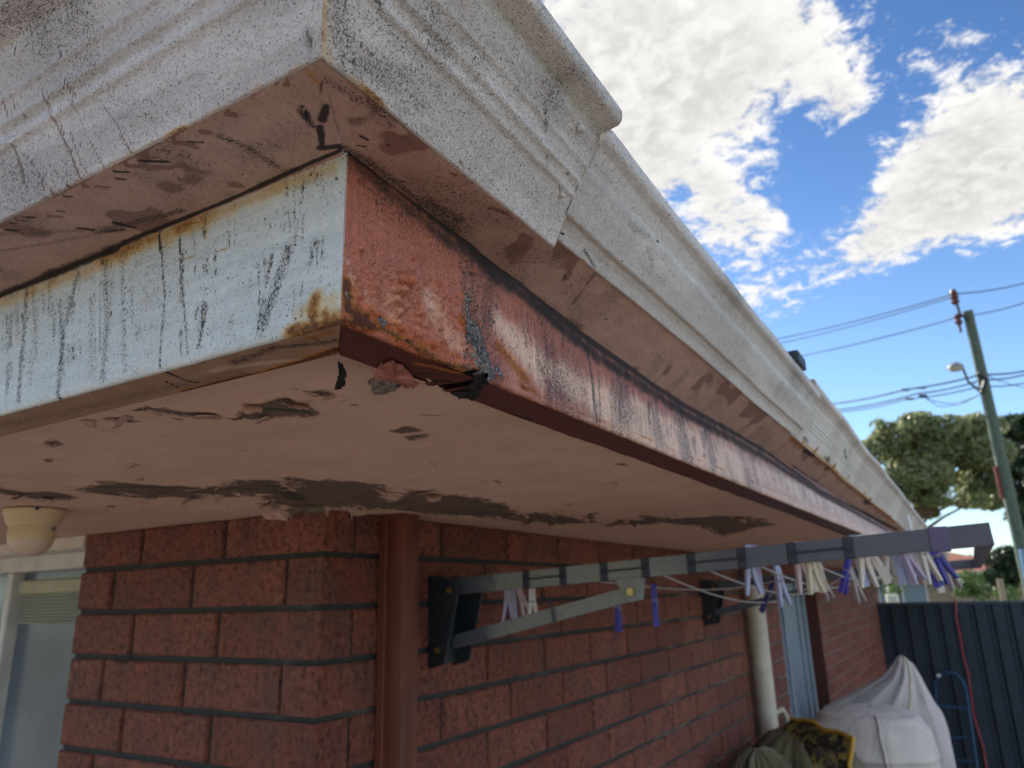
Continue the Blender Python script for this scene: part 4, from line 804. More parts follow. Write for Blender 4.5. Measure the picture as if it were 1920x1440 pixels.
# back and inside of gutters, roof
g = MB(); g.box((EX, -.5, .235), (EX+.003, 9.1, .25)); part(g.build('gutter_back', M['gutter']))
S = math.tan(math.radians(21)); e = .70; zr = .232
g = MB(); R0 = [(e, -e, zr), (e, 9.3, zr), (-9, 9.3, zr), (-9, -e, zr)]; rx = e-4.85; rz = zr+4.85*S
g.add(R0+[(rx, -e+4.85, rz), (rx, 9.3-4.85, rz)], [(0, 1, 5, 4), (1, 2, 5), (2, 3, 4, 5), (3, 0, 4), (3, 2, 1, 0)]); part(g.build('roof', M['roof']))

# --- window in the front wall
win = part(bpy.data.objects.new('window', None)); col.objects.link(win)
def sub(o, par): o.parent = par; return o
wx0, wx1 = -WX1, -WX0
g = MB()
g.box((wx0, .045, WZ1-.035), (wx1-.003, .115, WZ1+.003), .003); g.box((wx0, .03, WZ0), (wx1-.003, .115, WZ0+.04), .003)
g.box((wx1-.032, .05, WZ0+.04), (wx1-.003, .11, WZ1-.035), .003); g.box((wx0, .05, WZ0+.04), (wx0+.03, .11, WZ1-.035), .003)
sub(g.build('window_frame', M['alu_white']), win)
g = MB(); xm = float(U(21, 1110, 1, .06)[0]); g.box((xm-.012, .052, WZ0+.04), (xm+.010, .095, WZ1-.035), .003); sub(g.build('window_mullion', M['alu_white']), win)
m_, t_, b_ = mat0('flyscreen_glass'); o_ = t_.obj()
b_.inputs['Roughness'].default_value = .09; b_.inputs['Specular IOR Level'].default_value = .9
t_.put(b_.inputs['Base Color'], t_.mix(t_.ss(t_.noise(o_, 5, 3), .35, .7), (.085, .115, .15), (.12, .155, .19)))
bn = t_.new('ShaderNodeBump'); bn.inputs['Strength'].default_value = .25; bn.inputs['Distance'].default_value = .0004; t_.put(bn.inputs['Height'], t_.noise(o_, 900, 2)); t_.l.new(bn.outputs[0], b_.inputs['Normal'])
M['glass'] = m_
g = MB(); g.box((xm+.01, .0815, WZ0+.04), (wx1-.032, .0855, WZ1-.035)); sub(g.build('window_pane', M['glass']), win)
g = MB(); g.box((wx0+.03, .0815, WZ0+.04), (xm-.012, .0855, WZ1-.035)); sub(g.build('window_pane', M['glass']), win)
M['blind'] = plain('pale_green_blind', (.24, .27, .22), .7, var=.08)
M['valance'] = plain('cream_blind_box', (.40, .39, .27), .6)
za = float(U(100, 1085, 1, .078)[2]); zb = float(U(100, 1113, 1, .078)[2]); zc = float(U(100, 1170, 1, .078)[2])
g = MB(); g.box((xm+.016, .066, zb), (wx1-.034, .081, za), .005); sub(g.build('blind_box', M['valance'], smooth=True), win)
g = MB()
n_ = 9
for i in range(n_):
    z_ = zc+(zb-zc)*(i)/n_; g.box((xm+.030, .068, z_+.0006), (wx1-.034, .078, z_+(zb-zc)/n_-.0006), .0015)
sub(g.build('blind_slats', M['blind']), win)

# --- side door with its recessed aluminium frame
g = MB(); x_ = -.096
g.box((x_-.05, DY0, GROUND), (x_, DY1, -.0)); dr_ = part(g.build('door', M['alu']))
g = MB(); 
for ya, yb, d in ((3.93, 4.02, .02), (4.40, 4.47, .016), (4.57, 4.63, .022)): g.box((x_, ya, GROUND), (x_+d, yb, -.03), .003)
g.box((x_, DY0, -.03), (x_+.05, DY1, .0), .003)
sub(g.build('door_frame', M['alu']), dr_)
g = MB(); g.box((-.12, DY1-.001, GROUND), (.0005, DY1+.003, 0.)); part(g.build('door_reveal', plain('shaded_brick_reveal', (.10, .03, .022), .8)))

# --- downpipes of the house
g = MB(); pw = []; px_, py0, py1 = .060, .137, .186
for u_, v_ in ((0.002, py0+.003), (.005, py0), (.018, py0), (.020, py0+.0022), (.030, py0+.0022), (.032, py0), (px_-.005, py0), (px_-.001, py0+.0012), (px_, py0+.005), (px_, py0+.016), (px_-.0025, py0+.018), (px_-.0025, py0+.024), (px_, py0+.026), (px_, py1-.005), (px_-.002, py1-.001), (px_-.007, py1), (.002, py1)): pw.append((u_, v_, 0))
g.prism([(a, b, GROUND+.05) for a, b, _ in pw], (0, 0, GROUND+.05), (0, 0, .073)); dp = part(g.build('downpipe', M['brown_pipe'], smooth=True, angle=22)); dp['label'] = 'square red brown downpipe beside the corner'
g = MB(); g.tube([(.052, 2.70, GROUND+.03), (.052, 2.70, .07)], .042, 20); dp2 = part(g.build('downpipe', M['pvc'], smooth=True)); dp2['label'] = 'round cream plastic downpipe'
g = MB(); g.tube([(.05, 2.80, -.62), (.09, 2.83, -.60), (.10, 2.86, -.64), (.09, 2.87, -.72), (.05, 2.86, -.75)], .013, 10); part(g.build('pipe_bracket', M['pvc'], smooth=True))

# ------------------------------------------------------------------ things on the house
c = U(66, 957, 2, .074)
dm = thing('security_camera', 'cream dome security camera under the soffit beside the window', 'security camera', tuple(c))
g = MB(); g.lathe([(.0, .0), (.0435, .0), (.0437, -.004), (.0415, -.008), (.0375, -.020), (.0335, -.026), (.030, -.027), (.0, -.027)], (0, 0, 0), 48); g.build('housing', M['dome'], dm, True)
g = MB(); g.lathe([(.0325, -.0265), (.0325, -.040), (.0315, -.046)], (0, 0, 0), 48); g.build('collar', M['dome'], dm, True)
g = MB(); g.lathe([(.0318, -.045)]+[(.0312*math.cos(a), -.046-.026*math.sin(a)) for a in np.linspace(0, 1.57, 12)], (0, 0, 0), 48); g.build('bubble', M['dome_cap'], dm, True)
d_ = np.array([CAM[0]-c[0], CAM[1]-c[1], 0]); d_ /= np.linalg.norm(d_); s_ = np.array([-d_[1], d_[0], 0])
p = d_*.0437+s_*.002; g = MB(); g.box(p-[.002, .002, .004], p+[.002, .002, 0]); g.build('screw', M['black_plastic'], dm)
a = d_*.6+s_*.8; a /= np.linalg.norm(a); p = a*.0330+np.array([0, 0, -.030]); g = MB(); g.beam(p-s_*.0045, p+s_*.0045, a*.0012, np.array([0, 0, .0028])); g.build('badge', plain('grey_badge', (.10, .11, .13), .4), dm)

hk = MB(); hp = [(249, 1228, -.0), (243, 1236, -.006), (238, 1242, -.011), (228, 1245, -.014), (219, 1241, -.014), (217, 1233, -.014), (216, 1225, -.013)]
hk.tube([U(x, y, 1, v) for x, y, v in hp], .0011, 8)
tag(hk.build('wall_hook', M['wire'], smooth=True), 'small bent black wire hook in a mortar joint of the brickwork', 'hook')

# ------------------------------------------------------------------ clothesline
AY = .335
ln = thing('clothesline', 'grey folding frame clothesline bolted to the side wall', 'clothesline', (0, AY, -.12))
def kid(o, par):
    o.parent = par; o.matrix_parent_inverse = Matrix.Translation(-Vector(par.location)); return o
zc_ = lambda x: -.0565+.0475*(x/.955)
for y_ in (AY, 2.11):
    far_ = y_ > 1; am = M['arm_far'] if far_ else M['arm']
    g = MB(); cheek = [(.001, -.033), (.030, -.035), (.066, -.052), (.070, -.075), (.038, -.198), (.001, -.207)]
    for yy in (y_-.045, y_+.040): g.prism([(x, yy, z) for x, z in cheek], (0, 0, 0), (0, .005, 0))
    g.box((.0015, y_-.0385, -.2), (.008, y_+.0385, -.036)); b1 = kid(g.build('wall_bracket', M['black_plastic'], bevel=.0008), ln)
    for (x, z) in ((.052, -.062), (.024, -.172)):
        g = MB(); g.tube([(x, y_-.050, z), (x, y_-.0455, z)], .006, 6); s1 = g.build('bolt', M['brass']); s1.parent = b1
    a = np.array([.012, y_, zc_(.012)]); b = np.array([.958, y_, zc_(.958)]); u = (b-a)/np.linalg.norm(b-a); h = np.cross(u, [0, 1., 0]); h /= np.linalg.norm(h)
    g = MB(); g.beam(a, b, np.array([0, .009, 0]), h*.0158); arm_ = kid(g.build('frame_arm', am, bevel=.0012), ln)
    g = MB(); a2 = np.array([.030, y_, -.160]); b2 = np.array([.415, y_, -.076]); u2 = (b2-a2)/np.linalg.norm(b2-a2); h2 = np.cross(u2, [0, 1., 0])
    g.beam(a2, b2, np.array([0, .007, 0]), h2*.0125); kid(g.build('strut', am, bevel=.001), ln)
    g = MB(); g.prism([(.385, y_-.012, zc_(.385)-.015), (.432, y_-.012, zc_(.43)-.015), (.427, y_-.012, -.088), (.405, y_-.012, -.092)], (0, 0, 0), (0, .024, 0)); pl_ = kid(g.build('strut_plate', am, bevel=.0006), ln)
    g = MB(); g.tube([(.413, y_-.017, -.074), (.413, y_-.0115, -.074)], .0065, 12); s1 = g.build('bolt', M['brass'], smooth=True); s1.parent = pl_
    xs_ = [float(U(x, yy, 1, AY-.009)[0]) for x, yy in ((987, 1102), (1056, 1091), (1133, 1083), (1211, 1073), (1297, 1063), (1392, 1051), (1486, 1041), (1592, 1029))]
    for i, x in enumerate(xs_):
        g = MB(); z = zc_(x); g.box((x-.0085, y_-.0105, z-.0165), (x+.0085, y_+.0105, z+.0165), .002); g.tube([(x, y_-.014, z+.001), (x, y_-.010, z)], .0045, 10)
        kid(g.build('line_anchor', M['slot']), ln)
    for i in (0, 2, 4, 6):
        g = MB(); g.tube([(xs_[i], y_-.0115, zc_(xs_[i])), (xs_[i+1], y_-.0115, zc_(xs_[i+1]))], .0016, 6); kid(g.build('anchor_cord', M['slot']), ln)
a = np.array([.949, AY-.009, zc_(.949)]); b = np.array([.949, 2.12, zc_(.949)])
g = MB(); g.beam(a+[.0, .018, 0], b, np.array([.009, 0, 0]), np.array([0, 0, .0158])); kid(g.build('frame_end_bar', M['arm_far'], bevel=.001), ln)
g = MB(); g.box((.88, AY-.0108, zc_(.88)-.0175), (.905, AY+.0108, zc_(.9)+.0168), .001); kid(g.build('frame_sleeve', plain('purple_grey_sleeve', (.10, .085, .17), .5), bevel=0), ln)
def zw(i, y):
    s = (y-AY)/(2.11-AY); return zc_(xs_[i])-(.028, .03, .085, .075, .06, .05, .04, .05)[i]*4*s*(1-s)
for i, x in enumerate(xs_):
    if i in (0, 2): continue
    g = MB(); g.tube([(x+.004*math.sin(7*s), AY+s*(2.11-AY), zw(i, AY+s*(2.11-AY))) for s in np.linspace(0, 1, 26)], .0019, 6); kid(g.build('clothes_line', M['cord'], smooth=True), ln)
g = MB(); p0 = U(1023, 1117, 1, AY-.012)
g.tube([U(1018, 1118, 1, AY-.013), U(1030, 1128, 1, AY-.014), U(1035, 1142, 1, AY-.015), U(1037, 1156, 1, AY-.013), U(1040, 1168, 1, AY-.009)], .0024, 8)
kid(g.build('tied_cord', M['slot'], smooth=True), ln)

# pegs: handles hang down and splay, jaws grip the line
PC = {'white': (.66, .64, .60), 'cream': (.62, .56, .44), 'lavender': (.42, .38, .56), 'pink': (.52, .40, .42), 'sky': (.38, .44, .66), 'blue': (.06, .06, .36), 'navy': (.03, .03, .14), 'grey': (.32, .29, .31)}
for k, v in PC.items(): M['peg_'+k] = plain(k+'_peg_plastic', v, .4, var=.05)
def legmesh(sx):
    g = MB(); V = []
    for z, o, t_ in ((.009, .0022, .0020), (.0, .0030, .0030), (-.018, .0034, .0030), (-.028, .0040, .0034), (-.050, .0078, .0026), (-.064, .0105, .0016)):
        V += [(sx*(o-t_), -.0045, z), (sx*(o+t_), -.0045, z), (sx*(o+t_), .0045, z), (sx*(o-t_), .0045, z)]
    F = [(i*4+k, i*4+(k+1) % 4, i*4+4+(k+1) % 4, i*4+4+k) for i in range(5) for k in range(4)]+[(0, 1, 2, 3), (20, 21, 22, 23)]
    g.add(V, F); return g
LM = {}
for cname in PC:
    for sx in (-1, 1):
        o = legmesh(sx).build('leg', M['peg_'+cname], bevel=.0005); LM[(cname, sx)] = o.data; bpy.data.objects.remove(o)
g = MB(); g.tube([(-.0062, -.0052, -.019), (-.0062, .0052, -.019), (.0062, .0052, -.019), (.0062, -.0052, -.019), (-.0058, -.0056, -.0205)], .0009, 6); g.tube([(0, -.006, -.021), (0, .006, -.021)], .0028, 8)
o = g.build('spring', M['steel'], smooth=True); SPR = o.data; bpy.data.objects.remove(o)
PEGS = [ # colour, photo x of the jaw, photo y, wire depth y, lean, turn, label
 ('lavender', 951, 1112, .46, -.02, .25, 'lavender peg, leftmost of those behind the near end of the strut'), ('lavender', 962, 1113, .47, .05, 1.5, 'lavender peg just right of the leftmost one behind the strut'), ('pink', 972, 1113, .48, .30, .4, 'pinkish peg leaning right, third from the wall bracket'), ('white', 997, 1113, .45, .0, .2, 'white peg alone between the strut cord and the leaning pink peg'),
 ('blue', 1157, 1126, .62, .0, 1.2, 'small blue peg hanging under the brass bolt end of the strut'), ('blue', 1226, 1112, .56, .0, 1.35, 'dark blue peg hanging right beside the strut plate'),
 ('sky', 1402, 1040, .375, .03, .1, 'bluish white peg with splayed legs above the cream round downpipe'), ('lavender', 1414, 1040, .40, .06, 1.3, 'lavender peg tucked behind the white one above the cream downpipe'),
 ('sky', 1456, 1074, .66, .12, .4, 'pale blue peg alone above the grey door frame'), ('navy', 1446, 1108, 1.2, -.5, 1.1, 'dark blue peg on its side left of the pale blue one'),
 ('pink', 1491, 1035, .385, .14, .1, 'pinkish cream peg, leftmost of the tight cream bunch'), ('cream', 1503, 1034, .40, .20, 1.3, 'cream peg, second in the tight cream bunch'), ('cream', 1512, 1036, .39, .10, .3, 'cream peg, third in the tight cream bunch'), ('cream', 1525, 1034, .41, .12, 1.0, 'cream peg, rightmost of the tight cream bunch'),
 ('grey', 1534, 1077, 1.05, .28, .5, 'dull grey pink peg leaning on a back line beside the cream bunch'), ('grey', 1594, 1078, 1.0, .22, .5, 'grey peg on a back line left of the big white bunch'), ('blue', 1590, 1058, .85, -.3, .8, 'blue peg half hidden behind the big white bunch'),
 ('sky', 1600, 1022, .41, .14, 1.1, 'bluish white peg, left one of the big white bunch'), ('white', 1612, 1022, .40, .06, .0, 'white peg with wide splayed legs in the middle of the big white bunch'), ('white', 1619, 1022, .42, .45, 1.0, 'white peg leaning far right out of the big white bunch'),
 ('white', 1662, 1022, .50, -.04, .2, 'white peg, left one of the bunch under the last plain part of the bar'), ('sky', 1672, 1022, .50, .18, .7, 'bluish peg in the middle of the bunch under the last plain part of the bar'), ('lavender', 1682, 1022, .48, .38, .4, 'pale lavender peg leaning right, last of that bunch'),
 ('pink', 1708, 1032, .72, .03, .3, 'pinkish peg hanging alone between two bunches near the frame end'), ('white', 1720, 1020, .52, .24, .2, 'white peg beside the bright blue ones near the frame end'), ('blue', 1733, 1028, .55, .18, .9, 'bright blue peg, left of the pair near the frame end'), ('blue', 1741, 1026, .60, .42, .2, 'bright blue peg leaning right, nearer the frame end'),
 ('white', 1747, 1040, .62, .06, 1.2, 'white peg hanging in front of the bright blue pair'), ('grey', 1762, 1045, .80, .28, .4, 'grey peg nearest the corner of the frame'),
 ('white', 1700, 983, .60, .1, .9, 'white peg standing up above the bar by the gutter end')]
for cname, px, py, yy, lean, turn, lab in PEGS:
    p = U(px, py-7, 1, yy); p[2] = max(p[2], -.12)
    r_ = thing('clothes_peg', lab, 'clothes peg', tuple(p), 'plastic pegs on the clothesline'); r_.scale = (1.12,)*3
    r_.rotation_euler = (rng.normal(0, .05), -lean, 0); 
    # lean first, then turn about the vertical
    r_.rotation_euler = (Matrix.Rotation(-lean, 3, Vector((.5, -.87, 0)).cross(Vector((0, 0, 1))).cross(Vector((0, 0, 1))).normalized()) @ Matrix.Rotation(turn+.5, 3, 'Z')).to_euler()
    for sx in (-1, 1):
        o = bpy.data.objects.new('leg', LM[(cname, sx)]); col.objects.link(o); o.parent = r_
    o = bpy.data.objects.new('spring', SPR); col.objects.link(o); o.parent = r_

# ------------------------------------------------------------------ fence, trolley, rope
FY = 8.3; fz = -.243
fn = thing('steel_fence', 'dark blue green ribbed steel fence across the end of the yard', 'fence', (3.4, FY, GROUND))
def fkid(o): return kid(o, fn)
px0 = -.015
while px0 < 7:
    px1 = min(px0+2.36, 7.2); V = []; x = px0; pr = []
    while x < px1-.02:
        for dx_, dy_ in ((0, 0), (.085, 0), (.10, .028), (.130, .028), (.145, 0)):
            if x+dx_ < px1: pr.append((x+dx_, FY+dy_))
        x += .155
    pr.append((px1, FY)); g = MB(); n_ = len(pr)
    g.add([(a, b, z) for z in (GROUND, fz-.03) for a, b in pr]+[(a, b+.0015, z) for z in (GROUND, fz-.03) for a, b in pr],
          [(i, i+1, n_+i+1, n_+i) for i in range(n_-1)]+[(2*n_+i+1, 2*n_+i, 3*n_+i, 3*n_+i+1) for i in range(n_-1)])
    fkid(g.build('fence_panel', M['fence']))
    g = MB(); g.box((px0, FY-.012, fz-.035), (px1+.02, FY+.042, fz), .004); fkid(g.build('fence_rail', M['fence_cap']))
    g = MB(); g.box((px1+.0005, FY-.018, GROUND), (px1+.05, FY+.048, fz-.002), .003); fkid(g.build('fence_post', M['fence_cap']))
    px0 = px1+.05
g = MB(); g.tube([U(x, y, 1, FY-.03) for x, y in ((1788, 1122), (1792, 1128), (1793, 1160), (1800, 1190), (1806, 1230), (1815, 1262), (1822, 1310), (1826, 1340), (1834, 1370), (1843, 1400), (1850, 1440), (1856, 1475))], .0085, 8)
tag(g.build('rope', M['red_rope'], smooth=True), 'frayed red rope hanging down over the steel fence', 'rope')
tr = thing('hand_trolley', 'blue tubular hand trolley leaning against the fence', 'hand trolley', tuple(U(1800, 1500, 1, 8.0)))
def tkid(o): return kid(o, tr)
T_ = lambda x, y, v=8.05: U(x, y, 1, v)
g = MB(); g.tube([T_(1772, 1500, 7.9), T_(1762, 1400, 7.98), T_(1755, 1310), T_(1753, 1278), T_(1760, 1265), T_(1775, 1261), T_(1793, 1264), T_(1806, 1278), T_(1812, 1300), T_(1822, 1370, 8.0), T_(1832, 1440, 7.95), T_(1838, 1500, 7.9)], .016, 10)
tkid(g.build('trolley_frame', M['blue_steel'], smooth=True))
for (a, b, c1, d1) in ((1755, 1324, 1816, 1328), (1762, 1382, 1824, 1384), (1768, 1425, 1830, 1428)):
    g = MB(); g.tube([T_(a, b, 8.02), T_(c1, d1, 8.02)], .013, 8); tkid(g.build('rung', M['blue_steel'], smooth=True))
g = MB(); q = T_(1759, 1267, 8.02); g.lathe([(.0, .02), (.02, .012), (.024, 0), (.02, -.012), (0, -.02)], tuple(q), 12); tkid(g.build('end_cap', M['alu_white'], smooth=True))

# ------------------------------------------------------------------ covered things by the wall
def cloth_mat(name, c, c2):
    m, t, b = mat0(name); o = t.obj()
    t.put(b.inputs['Base Color'], t.mix(t.ss(t.noise(o, 7, 5), .35, .7), c, c2)); b.inputs['Roughness'].default_value = .75
    bn = t.new('ShaderNodeBump'); bn.inputs['Strength'].default_value = 1; bn.inputs['Distance'].default_value = .012
    t.put(bn.inputs['Height'], t.noise(t.vmath('MULTIPLY', o, (1, 1, .35)).outputs[0], 16, 6, .66, 1.4)); t.l.new(bn.outputs[0], b.inputs['Normal']); return m
M['cover'] = cloth_mat('pale_cover_cloth', (.56, .53, .54), (.47, .44, .45))
M['cover_w'] = cloth_mat('white_cover_vinyl', (.64, .61, .58), (.55, .52, .52))
M['piping'] = plain('yellowed_seam', (.55, .50, .33), .6)
def loft(rings, n=96, folds=(9, .05), seed=0, cap=True):
    """rings: (cx, cy, rx, ry, z, power, fold)"""
    r = np.random.default_rng(seed); ph = r.uniform(0, 6.28, 4); k = [folds[0], folds[0]*1.7, folds[0]*2.9, 3]
    rs = []; m = 6
    for (a, b) in zip(rings[:-1], rings[1:]):
        for j in range(m): rs.append([x+(y-x)*j/m for x, y in zip(a, b)])
    rs.append(list(rings[-1])); P = []
    for (cx, cy, rx, ry, z, pw, fo) in rs:
        row = []
        for i in range(n+1):
            th = 2*math.pi*i/n; c, s = math.cos(th), math.sin(th); q = (abs(c)**pw+abs(s)**pw)**(-1/pw)
            f = 1+fo*(.5*math.sin(k[0]*th+ph[0]+z*2)+.3*math.sin(k[1]//1*th+ph[1]-z*3)+.2*math.sin(k[2]//1*th+ph[2]))
            row.append((cx+rx*q*c*f, cy+ry*q*s*f, z))
        P.append(row)
    return np.array(P)
def clothobj(name, rings, mat, flip=True, **kw):
    P = loft(rings, **kw); P[..., :] += (fbm(P, 6, 3, 3)[..., None]-.5)*np.array([.03, .03, .012]); P[:, -1] = P[:, 0]; return newobj(name, gridmesh(name, P, True, flip), mat)
c1 = thing('covered_barbecue', 'tall barbecue under a peaked pale grey cloth cover by the side door', 'barbecue', (.35, 4.2, GROUND+.03))
A = U(1690, 1228, 1, 4.1); L_ = U(1535, 1322, 1, 4.1); Rr = U(1752, 1330, 1, 4.1); Rb = U(1765, 1440, 1, 4.1)
cx_ = A[0]
rings = [(A[0], 4.1, .004, .02, A[2], 2, 0), (A[0], 4.1, .022, .05, A[2]-.008, 2, .03), (A[0]+.003, 4.12, .052, .10, A[2]-.045, 2, .12), (A[0]-.02, 4.14, .10, .16, A[2]-.12, 2.0, .14),
         (A[0]-.085, 4.16, .19, .21, A[2]-.21, 2.2, .12), (A[0]-.17, 4.18, .30, .25, A[2]-.31, 2.6, .09), (A[0]-.185, 4.2, .335, .27, A[2]-.45, 2.8, .08), (A[0]-.17, 4.2, .34, .29, -1.3, 2.8, .09), (A[0]-.165, 4.2, .355, .31, -1.75, 2.6, .11), (A[0]-.16, 4.2, .37, .32, GROUND+.08, 2.5, .13)]
cv = clothobj('cloth_cover', rings, M['cover'], folds=(9, .1), seed=2); kid(cv, c1)
def seam(o, rows, cols, mat, r_=.004):
    n = 97; co = [np.array(v.co) for v in o.data.vertices]; g = MB(); P_ = [co[i*n+c] for i, c in zip(rows, cols)]; g.tube([p+np.array([.004, -.006, .001]) for p in P_], r_, 6); return g.build('seam', mat, smooth=True)
kid(seam(cv, range(2, 52), [80]*50, M['piping']), c1)
c2 = thing('covered_appliance', 'low rounded white vinyl cover in front of the peaked cloth cover', 'covered appliance', (.32, 3.15, GROUND+.03))
B = U(1650, 1332, 1, 3.05)
rings = [(B[0]-.05, 3.12, .01, .01, B[2]+.006, 2, 0), (B[0]-.05, 3.12, .12, .13, B[2], 2.2, .01), (B[0]-.06, 3.12, .21, .21, B[2]-.022, 2.4, .02), (B[0]-.065, 3.12, .255, .25, B[2]-.075, 2.5, .025), (B[0]-.065, 3.12, .27, .265, B[2]-.17, 2.6, .03), (B[0]-.065, 3.12, .272, .268, B[2]-.182, 2.6, .03), (B[0]-.06, 3.12, .26, .255, B[2]-.20, 2.6, .04), (B[0]-.055, 3.12, .275, .27, B[2]-.45, 2.6, .06), (B[0]-.05, 3.12, .30, .29, GROUND+.1, 2.4, .08)]
cv2 = clothobj('vinyl_cover', rings, M['cover_w'], folds=(6, .1), seed=5); kid(cv2, c2); kid(seam(cv2, range(8, 46), [76]*38, M['cover'], .005), c2)
# tarpaulin parcel: yellow-bound camouflage mat over an olive sheet
tp = thing('camouflage_bag', 'camouflage bag with yellow binding lying on an olive tarpaulin', 'bag', (.2, 2.2, GROUND+.03))
m_, t_, b_ = mat0('camouflage_fabric'); o_ = t_.obj()
n1_ = t_.noise(o_, 17, 3, .5, 1.2); n2_ = t_.noise(t_.vmath('ADD', o_, (3., 1., 2.)).outputs[0], 22, 3, .5, 1.)
cc_ = t_.mix(t_.ss(n1_, .47, .50), (.22, .17, .05), (.018, .018, .014)); cc_ = t_.mix(t_.ss(n2_, .57, .60), cc_, (.11, .08, .075)); cc_ = t_.mix(t_.ss(n2_, .40, .37), cc_, (.30, .22, .05))
t_.put(b_.inputs['Base Color'], cc_); b_.inputs['Roughness'].default_value = .7; M['camo'] = m_
M['yellow'] = plain('yellow_binding', (.50, .30, .035), .6, var=.2)
M['olive'] = cloth_mat('olive_tarpaulin', (.10, .095, .055), (.17, .16, .10))
YB = 2.15
corn = [U(1484, 1347, 1, YB+.25), U(1600, 1387, 1, YB), U(1592, 1446, 1, YB-.02), U(1410, 1418, 1, YB+.20)]
n_ = 26; Pq = np.zeros((n_, n_, 3))
for i in range(n_):
    for j in range(n_):
        u_, v_ = i/(n_-1), j/(n_-1); Pq[i, j] = (corn[0]*(1-u_)+corn[1]*u_)*(1-v_)+(corn[3]*(1-u_)+corn[2]*u_)*v_
        Pq[i, j] += np.array([.3, -.8, .5])*(.035*math.sin(math.pi*u_)*math.sin(math.pi*v_))
Pq += (fbm(Pq, 12, 3, 2)[..., None]-.5)*.035
kid(newobj('camouflage_panel', gridmesh('camouflage_panel', Pq, True, True), M['camo']), tp)
bd = [Pq[i, 0] for i in range(0, n_, 3)]+[Pq[-1, j] for j in range(0, n_, 3)]
g = MB(); g.tube([q+np.array([0, -.004, .003]) for q in bd], .0075, 8); kid(g.build('yellow_binding', M['yellow'], smooth=True), tp)
rings = [(.235, YB+.30, .02, .03, corn[0][2]-.02, 2, .1), (.24, YB+.27, .12, .16, corn[0][2]-.06, 2.3, .12), (.24, YB+.25, .20, .24, corn[0][2]-.14, 2.4, .14), (.23, YB+.22, .25, .30, corn[0][2]-.3, 2.6, .16), (.22, YB+.2, .28, .34, GROUND+.1, 2.6, .16)]
kid(clothobj('stuffing', rings, M['olive'], folds=(9, .1), seed=8), tp)
ts_ = thing('tarpaulin', 'crumpled olive tarpaulin at the foot of the round downpipe', 'tarpaulin', (.12, 1.9, GROUND+.03))
D = U(1420, 1398, 1, 2.0)
rings = [(D[0], 2.0, .02, .02, D[2], 2, .2), (D[0]-.005, 2.0, .05, .09, D[2]-.02, 2.2, .35), (D[0], 2.0, .085, .16, D[2]-.07, 2.3, .40), (D[0]+.01, 1.98, .12, .22, D[2]-.2, 2.4, .38), (D[0]+.03, 1.97, .17, .28, GROUND+.1, 2.4, .3)]
kid(clothobj('olive_sheet', rings, M['olive'], folds=(8, .1), seed=12), ts_)

# ------------------------------------------------------------------ beyond the fence
def leaves(name, centers, radii, n, size, mat, parent=None, seed=0, flat=.6, gaps=.0, aspect=.38):
    r = np.random.default_rng(seed); C_ = np.array(centers, float); R_ = np.array(radii, float)
    w_ = R_[:, 0]*R_[:, 1]*R_[:, 2]; w_ = w_**.7; k = r.choice(len(C_), n, p=w_/w_.sum())
    d = r.normal(size=(n, 3)); d /= np.linalg.norm(d, axis=1)[:, None]; rad = r.uniform(.25, 1, n)**(1/2.2); p = C_[k]+d*rad[:, None]*R_[k]
    if gaps > 0: kk = fbm(p, 1.1/np.mean(R_), 3, seed) > gaps; p = p[kk]; d = d[kk]
    n = len(p); nn = r.normal(size=(n, 3))+d*.9+np.array([0, 0, .5]); nn /= np.linalg.norm(nn, axis=1)[:, None]
    t1 = np.cross(nn, r.normal(size=(n, 3))); t1 /= np.linalg.norm(t1, axis=1)[:, None]; t2 = np.cross(nn, t1); s = size*r.uniform(.6, 1.3, n)[:, None]
    V = np.stack([p-t1*s, p-t2*s*aspect, p+t1*s, p+t2*s*aspect], 1).reshape(-1, 3); me = bpy.data.meshes.new(name)
    me.vertices.add(4*n); me.vertices.foreach_set('co', V.reshape(-1).astype(np.float32)); me.loops.add(4*n); me.loops.foreach_set('vertex_index', np.arange(4*n, dtype=np.int32))
    me.polygons.add(n); me.polygons.foreach_set('loop_start', np.arange(0, 4*n, 4, dtype=np.int32)); me.update(calc_edges=True)
    a = me.attributes.new('leaf', 'FLOAT', 'POINT'); a.data.foreach_set('value', np.repeat(r.uniform(0, 1, n), 4).astype(np.float32))
    return newobj(name, me, mat, parent)
def leaf_mat(name, c, c2, rough=.45, tr=.3):
    m, t, b = mat0(name); t.put(b.inputs['Base Color'], t.mix(t.attr('leaf'), c, c2)); b.inputs['Roughness'].default_value = rough
    tl = t.new('ShaderNodeBsdfTranslucent'); t.put(tl.inputs[0], t.mix(t.attr('leaf'), tuple(x*1.3 for x in c), tuple(x*1.3 for x in c2))); mx = t.new('ShaderNodeMixShader'); mx.inputs[0].default_value = tr
    out = [n for n in t.n if n.type == 'OUTPUT_MATERIAL'][0]; t.l.new(b.outputs[0], mx.inputs[1]); t.l.new(tl.outputs[0], mx.inputs[2]); t.l.new(mx.outputs[0], out.inputs[0]); return m
M['leaf_gum'] = leaf_mat('olive_gum_leaf', (.16, .20, .085), (.38, .40, .21), .30, .45)
M['leaf_dark'] = leaf_mat('dark_leaf', (.03, .055, .025), (.06, .085, .035), .4)
M['leaf_green'] = leaf_mat('bright_bush_leaf', (.06, .12, .03), (.12, .19, .05), .5)

